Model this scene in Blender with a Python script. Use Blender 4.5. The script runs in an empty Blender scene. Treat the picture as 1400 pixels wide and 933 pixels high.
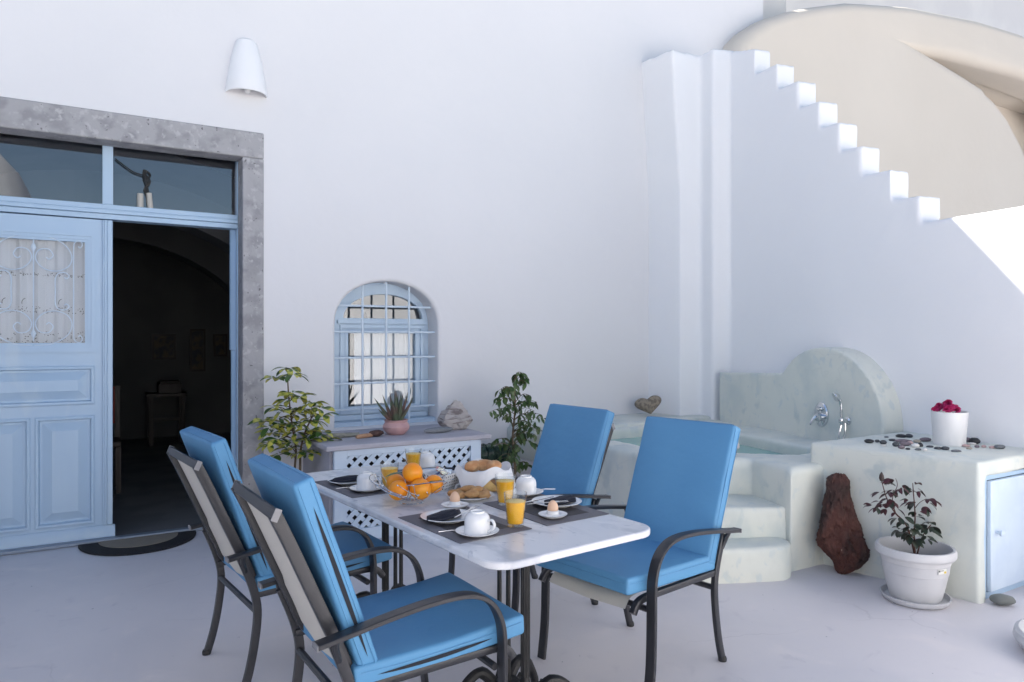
import bpy, bmesh, math, random
from math import sin, cos, pi, radians as R, sqrt, atan2
from mathutils import Vector as V, Matrix, noise, geometry
random.seed(7)
SC = bpy.context.scene
COL = SC.collection

# ------------------------------------------------------------------ camera, light
cam_d = bpy.data.cameras.new('camera')
cam = bpy.data.objects.new('camera', cam_d); COL.objects.link(cam)
cam.location = (0, 0, 1.42)
cam.rotation_euler = (R(90), 0, R(-30.73))
cam_d.lens = 25.07; cam_d.sensor_width = 36; cam_d.shift_y = -.0025
cam_d.clip_start = .05; cam_d.clip_end = 500
SC.camera = cam

SUN = V((-.72, 1.0, 1.123)).normalized()          # direction towards the sun (behind the house)
w = bpy.data.worlds.new('World'); SC.world = w; w.use_nodes = True
nt = w.node_tree; nt.nodes.clear()
sky = nt.nodes.new('ShaderNodeTexSky'); sky.sky_type = 'NISHITA'; sky.sun_disc = False
sky.sun_elevation = math.asin(SUN.z); sky.sun_rotation = atan2(SUN.x, SUN.y)
sky.dust_density = 1.0; sky.air_density = 1.0; sky.ozone_density = 1.0
bg = nt.nodes.new('ShaderNodeBackground'); bg.inputs[1].default_value = .07
wo = nt.nodes.new('ShaderNodeOutputWorld')
hs_ = nt.nodes.new('ShaderNodeHueSaturation'); hs_.inputs['Saturation'].default_value = 1.0
nt.links.new(sky.outputs[0], hs_.inputs['Color']); nt.links.new(hs_.outputs[0], bg.inputs[0]); nt.links.new(bg.outputs[0], wo.inputs[0])
sd = bpy.data.lights.new('sun', 'SUN'); sd.energy = 5.0; sd.angle = R(.5); sd.color = (1, .96, .90)
so = bpy.data.objects.new('sun', sd); COL.objects.link(so)
so.rotation_euler = SUN.to_track_quat('Z', 'Y').to_euler(); so.location = (-6, 8, 14)
SC.view_settings.view_transform = 'Standard'; SC.view_settings.look = 'None'
SC.view_settings.gamma = 1; SC.view_settings.exposure = 1.42

# ------------------------------------------------------------------ materials
def M(name, col, rough=.6, col2=None, scale=4, lo=.4, hi=.6, detail=4, dist=0, stretch=None,
      bump=None, bump2=None, metal=0, spec=.5, coat=0, extra=None):
    m = bpy.data.materials.new(name); m.use_nodes = True
    t = m.node_tree; n = t.nodes; L = t.links
    b = n['Principled BSDF']
    b.inputs['Base Color'].default_value = (*col, 1)
    b.inputs['Roughness'].default_value = rough
    b.inputs['Metallic'].default_value = metal
    b.inputs['Specular IOR Level'].default_value = spec
    b.inputs['Coat Weight'].default_value = coat
    tc = n.new('ShaderNodeTexCoord'); mp = n.new('ShaderNodeMapping')
    L.new(tc.outputs['Object'], mp.inputs[0])
    if stretch: mp.inputs['Scale'].default_value = stretch
    def layer(src, c2, sc, lo, hi, dt, ds):
        nz = n.new('ShaderNodeTexNoise'); nz.inputs['Scale'].default_value = sc
        nz.inputs['Detail'].default_value = dt; nz.inputs['Distortion'].default_value = ds
        L.new(mp.outputs[0], nz.inputs['Vector'])
        mr = n.new('ShaderNodeMapRange'); mr.interpolation_type = 'SMOOTHSTEP'
        mr.inputs[1].default_value = lo; mr.inputs[2].default_value = hi
        L.new(nz.outputs[0], mr.inputs[0])
        mx = n.new('ShaderNodeMix'); mx.data_type = 'RGBA'
        L.new(mr.outputs[0], mx.inputs[0])
        if src is None: mx.inputs[6].default_value = (*col, 1)
        else: L.new(src, mx.inputs[6])
        mx.inputs[7].default_value = (*c2, 1)
        return mx.outputs[2]
    src = None
    if col2: src = layer(None, col2, scale, lo, hi, detail, dist)
    for e in (extra or []): src = layer(src, *e)
    if src is not None: L.new(src, b.inputs['Base Color'])
    prev = None
    for bp in (bump, bump2):
        if not bp: continue
        nz = n.new('ShaderNodeTexNoise'); nz.inputs['Scale'].default_value = bp[0]
        nz.inputs['Detail'].default_value = bp[3] if len(bp) > 3 else 4
        L.new(mp.outputs[0], nz.inputs['Vector'])
        bu = n.new('ShaderNodeBump'); bu.inputs['Strength'].default_value = bp[1]
        bu.inputs['Distance'].default_value = bp[2]
        L.new(nz.outputs[0], bu.inputs['Height'])
        if prev: L.new(prev, bu.inputs['Normal'])
        prev = bu.outputs[0]
    if prev: L.new(prev, b.inputs['Normal'])
    return m

def glassmat(name, tint=(1, 1, 1), ior=1.5, rough=0.0, boost=1.0):
    """thin sheet of glass: mostly see-through, mirror by the Fresnel law"""
    m = bpy.data.materials.new(name); m.use_nodes = True
    t = m.node_tree; n = t.nodes; L = t.links; n.clear()
    o = n.new('ShaderNodeOutputMaterial'); mx = n.new('ShaderNodeMixShader')
    tr = n.new('ShaderNodeBsdfTransparent'); tr.inputs[0].default_value = (*tint, 1)
    gl = n.new('ShaderNodeBsdfGlossy'); gl.inputs['Roughness'].default_value = rough
    fr = n.new('ShaderNodeFresnel'); fr.inputs[0].default_value = ior
    ge = n.new('ShaderNodeNewGeometry'); io = n.new('ShaderNodeMix'); io.inputs[2].default_value = ior; io.inputs[3].default_value = 1 / ior
    L.new(ge.outputs['Backfacing'], io.inputs[0]); L.new(io.outputs[0], fr.inputs[0])
    mu = n.new('ShaderNodeMath'); mu.operation = 'MULTIPLY'; mu.inputs[1].default_value = boost; mu.use_clamp = True
    L.new(fr.outputs[0], mu.inputs[0]); L.new(mu.outputs[0], mx.inputs[0])
    L.new(tr.outputs[0], mx.inputs[1]); L.new(gl.outputs[0], mx.inputs[2]); L.new(mx.outputs[0], o.inputs[0])
    return m

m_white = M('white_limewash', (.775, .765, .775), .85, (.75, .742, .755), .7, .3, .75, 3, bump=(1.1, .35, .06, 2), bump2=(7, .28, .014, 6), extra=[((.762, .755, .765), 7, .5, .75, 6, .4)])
m_whitest = M('white_limewash_lifted', (.90, .90, .905), .85, (.88, .875, .885), .7, .3, .75, 3, bump=(1.1, .35, .06, 2), bump2=(7, .28, .014, 6), extra=[((.89, .885, .89), 7, .5, .75, 6, .4)])  # same limewash made paler: light lacking on the stairs put into the colour
m_whitefar = M('white_limewash_far', (.82, .815, .80), .85, (.74, .73, .72), .5)
m_beige = M('beige_plaster', (.745, .675, .585), .9, (.71, .64, .55), .5, .3, .7, 4, bump=(2, .25, .05), bump2=(40, .06, .004))
m_greywhite = M('grey_white_plaster', (.80, .77, .73), .9, (.75, .72, .69), .8, bump=(3, .2, .04))
m_tub = M('pale_green_cement', (.70, .72, .66), .6, (.58, .63, .605), 2.6, .48, .70, 7, .25, stretch=(1, 1, .75),
          bump=(5, .3, .02), bump2=(48, .14, .004), extra=[((.74, .745, .67), 1.1, .45, .7, 3, .3), ((.55, .605, .585), 4.5, .575, .69, 7, .4), ((.62, .665, .64), 13, .58, .68, 5, .3)])
m_floor = M('painted_cement_floor', (.735, .70, .715), .5, (.68, .655, .68), 1.3, .35, .7, 5, .6, bump=(2.2, .12, .02), bump2=(70, .05, .002),
            extra=[((.77, .725, .73), 3.5, .56, .75, 6, .5), ((.63, .60, .63), 5, .60, .76, 7, .8), ((.33, .33, .36), 30, .74, .80, 2, 0)])
def hairlines(m, scale, wdt, dark, amount):
    """thin wandering cracks, broken up by noise"""
    t = m.node_tree; n = t.nodes; L = t.links; b = n['Principled BSDF']; src = b.inputs['Base Color'].links[0].from_socket
    tc = n.new('ShaderNodeTexCoord'); nz = n.new('ShaderNodeTexNoise'); nz.inputs['Scale'].default_value = 3; nz.inputs['Detail'].default_value = 5
    L.new(tc.outputs['Object'], nz.inputs['Vector'])
    ad = n.new('ShaderNodeMix'); ad.data_type = 'VECTOR'; ad.inputs[0].default_value = .22
    L.new(tc.outputs['Object'], ad.inputs[4]); L.new(nz.outputs['Color'], ad.inputs[5])
    vo = n.new('ShaderNodeTexVoronoi'); vo.feature = 'DISTANCE_TO_EDGE'; vo.inputs['Scale'].default_value = scale; L.new(ad.outputs[1], vo.inputs['Vector'])
    mr = n.new('ShaderNodeMapRange'); mr.inputs[1].default_value = 0; mr.inputs[2].default_value = wdt; mr.inputs[3].default_value = 1; mr.inputs[4].default_value = 0
    L.new(vo.outputs['Distance'], mr.inputs[0])
    n2 = n.new('ShaderNodeTexNoise'); n2.inputs['Scale'].default_value = 1.3; L.new(tc.outputs['Object'], n2.inputs['Vector'])
    m2 = n.new('ShaderNodeMapRange'); m2.inputs[1].default_value = .48; m2.inputs[2].default_value = .60; m2.inputs[4].default_value = amount; L.new(n2.outputs[0], m2.inputs[0])
    mu = n.new('ShaderNodeMath'); mu.operation = 'MULTIPLY'; L.new(mr.outputs[0], mu.inputs[0]); L.new(m2.outputs[0], mu.inputs[1])
    mx = n.new('ShaderNodeMix'); mx.data_type = 'RGBA'; L.new(mu.outputs[0], mx.inputs[0]); L.new(src, mx.inputs[6]); mx.inputs[7].default_value = (*dark, 1)
    L.new(mx.outputs[2], b.inputs['Base Color'])
hairlines(m_floor, .9, .005, (.40, .38, .40), .26)
hairlines(m_tub, 1.7, .006, (.46, .50, .48), .22)
m_stone = M('grey_lava_stone', (.40, .39, .40), .8, (.30, .295, .305), 8, .45, .64, 12, .3, bump=(18, .5, .012), bump2=(70, .3, .004),
            extra=[((.48, .47, .475), 24, .54, .68, 10, .2), ((.33, .325, .33), 5, .56, .70, 10, .3), ((.17, .165, .17), 40, .66, .72, 4, 0)])
m_bluepaint = M('pale_blue_paint', (.44, .585, .735), .42, (.41, .56, .72), 3, bump=(90, .08, .002), stretch=(1, 1, .25), extra=[((.475, .605, .73), 6, .55, .7, 6, .4)])
m_bluewin = M('window_blue_paint', (.53, .655, .775), .42, (.50, .63, .765), 3, bump=(90, .05, .002))
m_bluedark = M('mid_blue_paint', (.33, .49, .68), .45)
m_bluewhite = M('blue_white_paint', (.62, .72, .83), .5, (.58, .68, .80), 5, bump=(60, .05, .002))
m_iron = M('pale_blue_iron', (.60, .70, .80), .4)
m_glass = glassmat('window_glass', (.93, .95, .96), 1.52, 0, 2.4)
m_glasst = glassmat('transom_glass', (.85, .88, .92), 1.55, 0, 2.6)
m_glassd = glassmat('door_glass', (.90, .92, .94), 1.5, 0, .8)
m_drink = glassmat('tumbler_glass', (.97, .98, .98), 1.45, .02, 1.3)
m_curtain = M('white_curtain', (.68, .69, .71), .9, bump=(180, .2, .002))
m_hole = M('curtain_eyelet', (.10, .11, .12), .9)
m_dark = M('void_shade', (.03, .03, .035), .9)  # shade of hollow insides put into the colour
m_room = M('darkened_room_plaster', (.13, .128, .127), .9, (.11, .11, .11), 1.5)  # whitish room plaster, its dimness put into the colour
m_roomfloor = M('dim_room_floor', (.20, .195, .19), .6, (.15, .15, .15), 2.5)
m_wood = M('dark_wood', (.045, .03, .022), .5, (.03, .02, .015), 12, stretch=(1, 1, .2))
m_fabric = M('blue_cushion_canvas', (.098, .285, .50), .6, (.086, .262, .475), 2.5, .3, .7, 4, bump=(420, .12, .001, 1), bump2=(9, .55, .010))
m_slit = M('cushion_zip_shadow', (.012, .016, .025), .8)
m_metal = M('charcoal_powder_coat', (.030, .031, .037), .36, (.025, .026, .031), 9, bump=(260, .1, .0006))
m_cap = M('grey_plastic_cap', (.22, .22, .235), .5)
m_sling = M('beige_sling', (.60, .575, .52), .85, bump=(500, .3, .001, 1))
m_marble = M('white_grey_marble', (.72, .725, .75), .22, (.50, .52, .57), 4.2, .47, .66, 9, 1.8, stretch=(1, .55, 1),
             extra=[((.80, .80, .81), 14, .55, .70, 5, .6), ((.52, .54, .60), 17, .60, .72, 7, 2.2)], bump=(60, .04, .001))
m_cast = M('black_cast_iron', (.012, .012, .013), .5, bump=(60, .25, .003))
m_mat = M('grey_brown_placemat', (.15, .142, .156), .7, bump=(600, .3, .001, 1), stretch=(1, .3, 1))
m_mat2 = M('dark_placemat_field', (.042, .038, .042), .7, bump=(600, .3, .001, 1), stretch=(1, .3, 1))
m_china = M('white_china', (.82, .82, .82), .18, coat=.3)
m_napkin = M('navy_napkin', (.013, .015, .028), .85, bump=(300, .2, .001))
m_juice = M('orange_juice', (.95, .50, .02), .35, (.92, .44, .015), 25)
m_foam = M('juice_foam', (.95, .66, .22), .6)
m_steel = M('polished_steel', (.75, .75, .76), .16, metal=1)
m_chrome = M('chrome', (.66, .68, .70), .10, metal=1)
m_egg = M('egg_shell', (.78, .52, .36), .5, (.74, .47, .31), 14)
m_orange = M('orange_peel', (.90, .29, .008), .38, (.88, .34, .012), 9, bump=(130, .35, .003, 1))
m_leafg = M('citrus_leaf', (.05, .12, .03), .35)
m_bread = M('bread_crust', (.50, .24, .10), .7, (.66, .40, .20), 14, bump=(60, .5, .006))
m_toast = M('golden_toast', (.74, .50, .20), .8, (.58, .34, .11), 22, bump=(150, .5, .004))
m_cookie = M('biscuit', (.47, .25, .10), .8, (.58, .34, .15), 35, bump=(90, .5, .004))
m_cloth = M('white_linen', (.80, .80, .81), .85, bump=(30, .25, .006))
m_schef = M('variegated_leaf', (.085, .17, .02), .4, (.55, .52, .09), 14, .47, .56, 1)
m_schefg = M('dark_green_leaf', (.06, .13, .022), .4)
m_ficus = M('ficus_leaf', (.048, .098, .025), .4, (.085, .135, .04), 9)
m_rose = M('rose_leaf_dark_red', (.075, .017, .024), .45, (.035, .02, .018), 12)
m_roseg = M('rose_leaf_dark_green', (.022, .04, .024), .45, (.04, .03, .024), 12)
m_stem = M('brown_stem', (.16, .115, .07), .8, (.11, .08, .05), 25)
m_rstem = M('dark_rose_stem', (.075, .03, .022), .7)
m_terra = M('terracotta', (.34, .15, .085), .8)
m_pinkpot = M('pink_glazed_pot', (.58, .36, .35), .45, (.52, .31, .31), 8)
m_aloe = M('aloe_leaf', (.085, .115, .07), .5, (.15, .085, .07), 11, .42, .62)
m_soil = M('potting_soil', (.03, .022, .016), .95, bump=(60, .8, .01))
m_plastic = M('white_plastic', (.60, .60, .615), .4, (.57, .57, .585), 6)
m_pot = M('white_glazed_pot', (.76, .76, .765), .35)
m_flower = M('crimson_petals', (.52, .015, .13), .6, (.64, .06, .24), 25)
m_layer = M('layered_pale_rock', (.50, .46, .44), .85, (.24, .20, .19), 7, .5, .62, 8, .8, stretch=(1, 1, 5), bump=(14, .8, .02), bump2=(50, .6, .006))
m_slate = M('grey_slate', (.24, .25, .27), .7, (.19, .20, .21), 12, bump=(40, .3, .004))
m_drift = M('grey_driftwood', (.34, .33, .28), .85, (.23, .23, .20), 18, stretch=(1, 5, 5), bump=(60, .5, .004))
m_tan = M('tan_stick', (.50, .30, .18), .8, (.40, .22, .13), 20)
m_brown = M('dark_brown_shell', (.085, .04, .03), .6, (.05, .025, .02), 20, bump=(60, .6, .005))
m_lava = M('red_lava_rock', (.095, .032, .023), .7, (.042, .02, .017), 8, .42, .62, 9, .5, stretch=(1, 1, .55), bump=(16, 1.0, .04), bump2=(75, .9, .012),
           extra=[((.33, .24, .2), 42, .73, .78, 3, 0)])
m_heart = M('speckled_brown_stone', (.33, .275, .21), .85, (.19, .155, .12), 34, .45, .6, 6, bump=(50, .5, .005))
m_green = M('dark_green_glaze', (.02, .045, .033), .25, (.05, .09, .065), 12, bump=(16, .8, .02))
m_water = bpy.data.materials.new('pool_water'); m_water.use_nodes = True
_b = m_water.node_tree.nodes['Principled BSDF']
_b.inputs['Base Color'].default_value = (.26, .50, .46, 1); _b.inputs['Roughness'].default_value = .04
m_mat_black = M('black_coir', (.018, .018, .02), .95, bump=(200, .6, .004))
m_mat_beige = M('beige_coir', (.26, .225, .18), .95, bump=(200, .6, .004))
m_pvc = M('pale_conduit', (.50, .47, .42), .5)
m_wire = M('black_cable', (.02, .02, .02), .5)
m_alu = M('blue_grey_strip', (.26, .31, .38), .4, metal=.3)
m_bulb = M('opal_bulb', (.75, .75, .74), .25)
m_pic = M('dim_picture', (.10, .07, .04), .6, (.03, .03, .04), 9)
m_red = M('red_cloth', (.20, .03, .02), .8)
m_ceil = M('bench_slab_cement', (.50, .48, .52), .7, (.44, .42, .46), 4, bump=(20, .2, .004))
m_benchside = M('grey_cement_side', (.47, .46, .50), .8, (.42, .41, .44), 3)

# ------------------------------------------------------------------ mesh helpers
class MB:
    def __init__(s): s.v = []; s.f = []
    def add(s, vs, fs, T=None):
        o = len(s.v)
        s.v += [tuple(T @ V(p)) if T else tuple(p) for p in vs]
        s.f += [tuple(o + i for i in f) for f in fs]
        return s
    def box(s, x0, x1, y0, y1, z0, z1, T=None):
        vs = [(x, y, z) for z in (z0, z1) for y in (y0, y1) for x in (x0, x1)]
        return s.add(vs, [(0, 2, 3, 1), (4, 5, 7, 6), (0, 1, 5, 4), (2, 6, 7, 3), (0, 4, 6, 2), (1, 3, 7, 5)], T)
    def prism(s, poly, lo, hi, plane='xy', T=None, top=None):
        """polygon extruded along the axis normal to its plane; top = other polygon at hi"""
        top = top or poly; n = len(poly)
        def p3(p, h):
            return {'xy': (p[0], p[1], h), 'xz': (p[0], h, p[1]), 'yz': (h, p[0], p[1])}[plane]
        vs = [p3(p, lo) for p in poly] + [p3(p, hi) for p in top]
        fs = [tuple(range(n))[::-1], tuple(range(n, 2 * n))] + [(i, (i + 1) % n, n + (i + 1) % n, n + i) for i in range(n)]
        return s.add(vs, fs, T)
    def tube(s, pts, r, n=8, w=None, h=None, axis=None, caps=True, T=None):
        pts = [V(p) for p in pts]; k = len(pts)
        rs = r if isinstance(r, (list, tuple)) else [r] * k
        tg = [(pts[min(i + 1, k - 1)] - pts[max(i - 1, 0)]).normalized() for i in range(k)]
        up = V(axis) if axis else (V((0, 0, 1)) if abs(tg[0].z) < .9 else V((1, 0, 0)))
        vs = []
        prev = None
        for i in range(k):
            if axis: a = up
            else: a = prev if prev is not None else up
            b = tg[i].cross(a)
            if b.length < 1e-6: b = tg[i].orthogonal()
            b.normalize(); a2 = b.cross(tg[i]).normalized(); prev = a2
            for j in range(n):
                t = 2 * pi * (j + .5) / n
                if w: # superellipse flat bar
                    c, q = cos(t), sin(t); e = .35
                    vs.append(pts[i] + a2 * (w / 2 * math.copysign(abs(c) ** e, c)) + b * (h / 2 * math.copysign(abs(q) ** e, q)))
                else: vs.append(pts[i] + (a2 * cos(t) + b * sin(t)) * rs[i])
        fs = [(i * n + j, i * n + (j + 1) % n, (i + 1) * n + (j + 1) % n, (i + 1) * n + j) for i in range(k - 1) for j in range(n)]
        if caps: fs += [tuple(range(n))[::-1], tuple((k - 1) * n + j for j in range(n))]
        return s.add(vs, fs, T)
    def lathe(s, prof, n=32, a0=0, a1=2 * pi, T=None, sy=1):
        full = abs(a1 - a0 - 2 * pi) < 1e-6; m = n if full else n + 1; k = len(prof)
        vs = [(r * cos(a0 + (a1 - a0) * j / n), r * sy * sin(a0 + (a1 - a0) * j / n), z) for r, z in prof for j in range(m)]
        fs = [(i * m + j, i * m + (j + 1) % m, (i + 1) * m + (j + 1) % m, (i + 1) * m + j) for i in range(k - 1) for j in range(m if full else m - 1)]
        if full:
            if prof[0][0] > 1e-5: fs.append(tuple(range(m))[::-1])
            if prof[-1][0] > 1e-5: fs.append(tuple((k - 1) * m + j for j in range(m)))
        return s.add(vs, fs, T)
    def ball(s, c, r, n=10, sc=(1, 1, 1)):
        pr = [(max(r * sin(pi * i / n), 1e-6), -r * cos(pi * i / n)) for i in range(n + 1)]
        return s.lathe(pr, n + 4, T=Matrix.Translation(c) @ Matrix.Diagonal((*sc, 1)))

def mesh(name, mb, mat, smooth=35):
    me = bpy.data.meshes.new(name); me.from_pydata(mb.v, [], mb.f); me.update()
    bm = bmesh.new(); bm.from_mesh(me)
    bmesh.ops.remove_doubles(bm, verts=bm.verts, dist=1e-5)
    bmesh.ops.recalc_face_normals(bm, faces=bm.faces); bm.to_mesh(me); bm.free()
    if mat: me.materials.append(mat)
    if smooth:
        me.shade_smooth(); me.set_sharp_from_angle(angle=R(smooth))
    return me
def obj(name, mb, mat=None, parent=None, loc=(0, 0, 0), rz=0, smooth=35, bev=0, seg=2, kind=None):
    me = mb if isinstance(mb, bpy.types.Mesh) else mesh(name, mb, mat, smooth)
    o = bpy.data.objects.new(name, me); COL.objects.link(o)
    o.location = loc; o.rotation_euler = (0, 0, rz)
    if parent: o.parent = parent
    if bev:
        b = o.modifiers.new('bevel', 'BEVEL'); b.width = bev; b.segments = seg; b.limit_method = 'ANGLE'; b.angle_limit = R(40)
        b.harden_normals = False
    if kind: o['kind'] = kind
    return o
def tag(o, label, cat, group=None):
    o['label'] = label; o['category'] = cat
    if group: o['group'] = group
    return o
def thing(name, label, cat, loc=(0, 0, 0), rz=0, group=None):
    o = bpy.data.objects.new(name, None); COL.objects.link(o); o.empty_display_size = .1
    o.location = loc; o.rotation_euler = (0, 0, rz)
    return tag(o, label, cat, group)
def dup(root, loc, rz, label, group=None):
    r = root.copy(); COL.objects.link(r); r.location = loc; r.rotation_euler = (0, 0, rz); r['label'] = label
    if group: r['group'] = group
    for ch in list(root.children):
        c = ch.copy(); COL.objects.link(c); c.parent = r
        for g in list(ch.children):
            d = g.copy(); COL.objects.link(d); d.parent = c
    return r
def spline(pts, n=6):
    pts = [V(p) for p in pts]; out = []
    for i in range(len(pts) - 1):
        p0, p1, p2, p3 = pts[max(i - 1, 0)], pts[i], pts[i + 1], pts[min(i + 2, len(pts) - 1)]
        for j in range(n):
            t = j / n
            out.append(.5 * ((2 * p1) + (p2 - p0) * t + (2 * p0 - 5 * p1 + 4 * p2 - p3) * t * t + (3 * p1 - p0 - 3 * p2 + p3) * t ** 3))
    return out + [pts[-1]]
def plate_with_holes(name, outer, holes, lo, hi, plane, bev, mat, res=3):
    """flat slab with openings and rounded edges (2-D curve fill)"""
    cu = bpy.data.curves.new(name, 'CURVE'); cu.dimensions = '2D'; cu.fill_mode = 'BOTH'
    for poly in [outer] + holes:
        sp = cu.splines.new('POLY'); sp.points.add(len(poly) - 1)
        for i, p in enumerate(poly): sp.points[i].co = (p[0], p[1], 0, 1)
        sp.use_cyclic_u = True
    cu.extrude = (hi - lo) / 2 - bev; cu.bevel_depth = bev; cu.bevel_resolution = res; cu.offset = -bev
    o = bpy.data.objects.new(name, cu); COL.objects.link(o)
    dg = bpy.context.evaluated_depsgraph_get()
    me = bpy.data.meshes.new_from_object(o.evaluated_get(dg))
    bpy.data.objects.remove(o); me.name = name
    c = (lo + hi) / 2
    for vt in me.vertices:
        x, y, z = vt.co
        vt.co = {'xy': (x, y, z + c), 'xz': (x, c - z, y), 'yz': (c + z, x, y)}[plane]
    bm = bmesh.new(); bm.from_mesh(me); bmesh.ops.remove_doubles(bm, verts=bm.verts, dist=1e-5)
    bmesh.ops.recalc_face_normals(bm, faces=bm.faces); bm.to_mesh(me); bm.free()
    me.materials.clear(); me.materials.append(mat); me.shade_smooth(); me.set_sharp_from_angle(angle=R(40))
    return me
TEX = {}
def clay(o, voxel, smooth=5, amp=.015, size=.3):
    """hand-plastered look: fuse, round and dent"""
    m = o.modifiers.new('remesh', 'REMESH'); m.mode = 'VOXEL'; m.voxel_size = voxel; m.use_smooth_shade = True
    m = o.modifiers.new('smooth', 'SMOOTH'); m.iterations = smooth; m.factor = .5
    if size not in TEX:
        TEX[size] = bpy.data.textures.new('dents', 'CLOUDS'); TEX[size].noise_scale = size; TEX[size].noise_depth = 2
    m = o.modifiers.new('dents', 'DISPLACE'); m.texture = TEX[size]; m.strength = amp; m.mid_level = .5; m.texture_coords = 'GLOBAL'
    return o
def rock(seed, sx, sy, sz, amp=.25, freq=1.6, sub=3, flat=False, sharp=0):
    bm = bmesh.new(); bmesh.ops.create_icosphere(bm, subdivisions=sub, radius=1)
    off = V((seed * 7.3, seed * 3.1, seed * 1.7))
    for vt in bm.verts:
        p = vt.co.copy()
        d = 1 + amp * noise.noise(p * freq + off) + sharp * amp * noise.noise(p * freq * 3 + off)
        vt.co = p * d
        vt.co.x *= sx; vt.co.y *= sy; vt.co.z *= sz
        if flat and vt.co.z < -.75 * sz: vt.co.z = -.75 * sz
    zmin = min(vt.co.z for vt in bm.verts)
    mb = MB(); mb.v = [(vt.co.x, vt.co.y, vt.co.z - zmin) for vt in bm.verts]
    bm.faces.ensure_lookup_table(); bm.verts.index_update()
    mb.f = [tuple(v.index for v in f.verts) for f in bm.faces]; bm.free()
    return mb
def place(o, pos, d, up=V((0, 0, 1)), roll=0, s=1):
    """object whose local +X looks along d"""
    d = V(d).normalized(); y = V(up).cross(d)
    if y.length < 1e-4: y = d.orthogonal()
    y.normalize(); z = d.cross(y)
    m = Matrix((d, y, z)).transposed().to_4x4() @ Matrix.Rotation(roll, 4, 'X') @ Matrix.Scale(s, 4)
    o.matrix_local = Matrix.Translation(pos) @ m
def bake(mb, me, pos, d, roll=0, s=1):
    d = V(d).normalized(); y = V((0, 0, 1)).cross(d)
    if y.length < 1e-4: y = d.orthogonal()
    y.normalize(); z = d.cross(y)
    T = Matrix.Translation(pos) @ Matrix((d, y, z)).transposed().to_4x4() @ Matrix.Rotation(roll, 4, 'X') @ Matrix.Scale(s, 4)
    mb.add([v.co for v in me.vertices], [tuple(p.vertices) for p in me.polygons], T)
def leaf_mesh(name, mat, L, W, fold=.25, droop=.3, tipw=.0, wpos=.5):
    mb = MB(); n = 6; vs = []
    for i in range(n + 1):
        t = i / n; wd = W / 2 * (sin(pi * t ** (math.log(.5) / math.log(wpos))) ** .8 if 0 < t < 1 else .02)
        z = -droop * L * t * t
        x = L * t
        vs += [(x, -wd, z + fold * wd), (x, 0, z), (x, wd, z + fold * wd)]
    fs = []
    for i in range(n):
        a = 3 * i; fs += [(a, a + 3, a + 4, a + 1), (a + 1, a + 4, a + 5, a + 2)]
    mb.add(vs, fs); return mesh(name, mb, mat, 60)

# ------------------------------------------------------------------ ground
g = MB(); g.add([(-90, -90, 0), (90, -90, 0), (90, 90, 0), (-90, 90, 0)], [(0, 1, 2, 3)])
obj('ground', g, m_floor, kind='structure')

# ------------------------------------------------------------------ house
house = thing('house', 'tall white plastered house wall with stone door frame, blue doors and arched barred window', 'house')
def archpoly(x0, x1, z0, zs, zt, n=18):
    c = (x0 + x1) / 2; a = (x1 - x0) / 2
    return [(x0, z0), (x1, z0)] + [(c + a * cos(pi * i / n), zs + (zt - zs) * max(0, sin(pi * i / n)) ** .85) for i in range(n + 1)]
door_hole = [(-.86, -.2), (1.12, -.2), (1.12, 2.955), (-.86, 2.955)]
win_hole = archpoly(1.70, 2.60, .70, 1.52, 1.895)
wm = plate_with_holes('wall', [(-9, -.25), (6.75, -.25), (6.75, 5.66), (-9, 5.66)], [win_hole, door_hole], 5.62, 5.98, 'xz', .035, m_white, 4)
obj('wall', wm, parent=house)
rb = MB().box(-9, 6.6, 5.98, 12, 5.38, 5.63)
obj('roof', rb, m_white, house)
rb = MB().box(-8.98, -8.7, 5.98, 12, -.2, 5.38).box(6.4, 6.6, 5.98, 12, -.2, 5.38).box(-8.7, 6.4, 11.8, 12, -.2, 5.38)
obj('outer_wall', rb, m_white, house)
wb_ = MB().box(-2.6, -2.2, -1.0, 5.615, -.2, 2.7)
obj('unseen_wing', wb_, m_white, house, bev=.03, seg=3)  # unseen wing, added to block sky light from the left
# dim vaulted room behind the door and window
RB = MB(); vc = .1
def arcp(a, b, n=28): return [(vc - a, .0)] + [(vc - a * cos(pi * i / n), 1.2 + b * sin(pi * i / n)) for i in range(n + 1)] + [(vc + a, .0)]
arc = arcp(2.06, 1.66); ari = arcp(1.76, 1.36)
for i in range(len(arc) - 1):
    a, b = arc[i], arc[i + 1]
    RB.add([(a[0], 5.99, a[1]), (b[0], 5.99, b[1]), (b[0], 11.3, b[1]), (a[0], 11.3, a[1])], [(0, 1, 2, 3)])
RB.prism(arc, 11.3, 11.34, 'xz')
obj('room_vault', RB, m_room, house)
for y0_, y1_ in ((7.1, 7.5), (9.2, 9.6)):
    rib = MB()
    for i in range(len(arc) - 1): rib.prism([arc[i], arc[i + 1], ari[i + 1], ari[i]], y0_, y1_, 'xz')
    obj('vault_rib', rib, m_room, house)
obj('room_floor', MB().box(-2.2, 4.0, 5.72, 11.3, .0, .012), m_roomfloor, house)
# stone surround
def stone(x0, x1, z0, z1):
    return MB().box(x0, x1, 5.606, 5.80, z0, z1)
obj('jamb_stone', stone(.992, 1.145, -.02, 2.778), m_stone, house, bev=.008)
obj('jamb_stone', stone(-.885, -.735, -.02, 2.778), m_stone, house, bev=.008)
obj('lintel_stone', stone(-.885, 1.146, 2.779, 2.975), m_stone, house, bev=.010)
obj('threshold_strip', MB().box(-.73, .99, 5.70, 5.765, 0.002, .026), m_alu, house, bev=.006)
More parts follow.
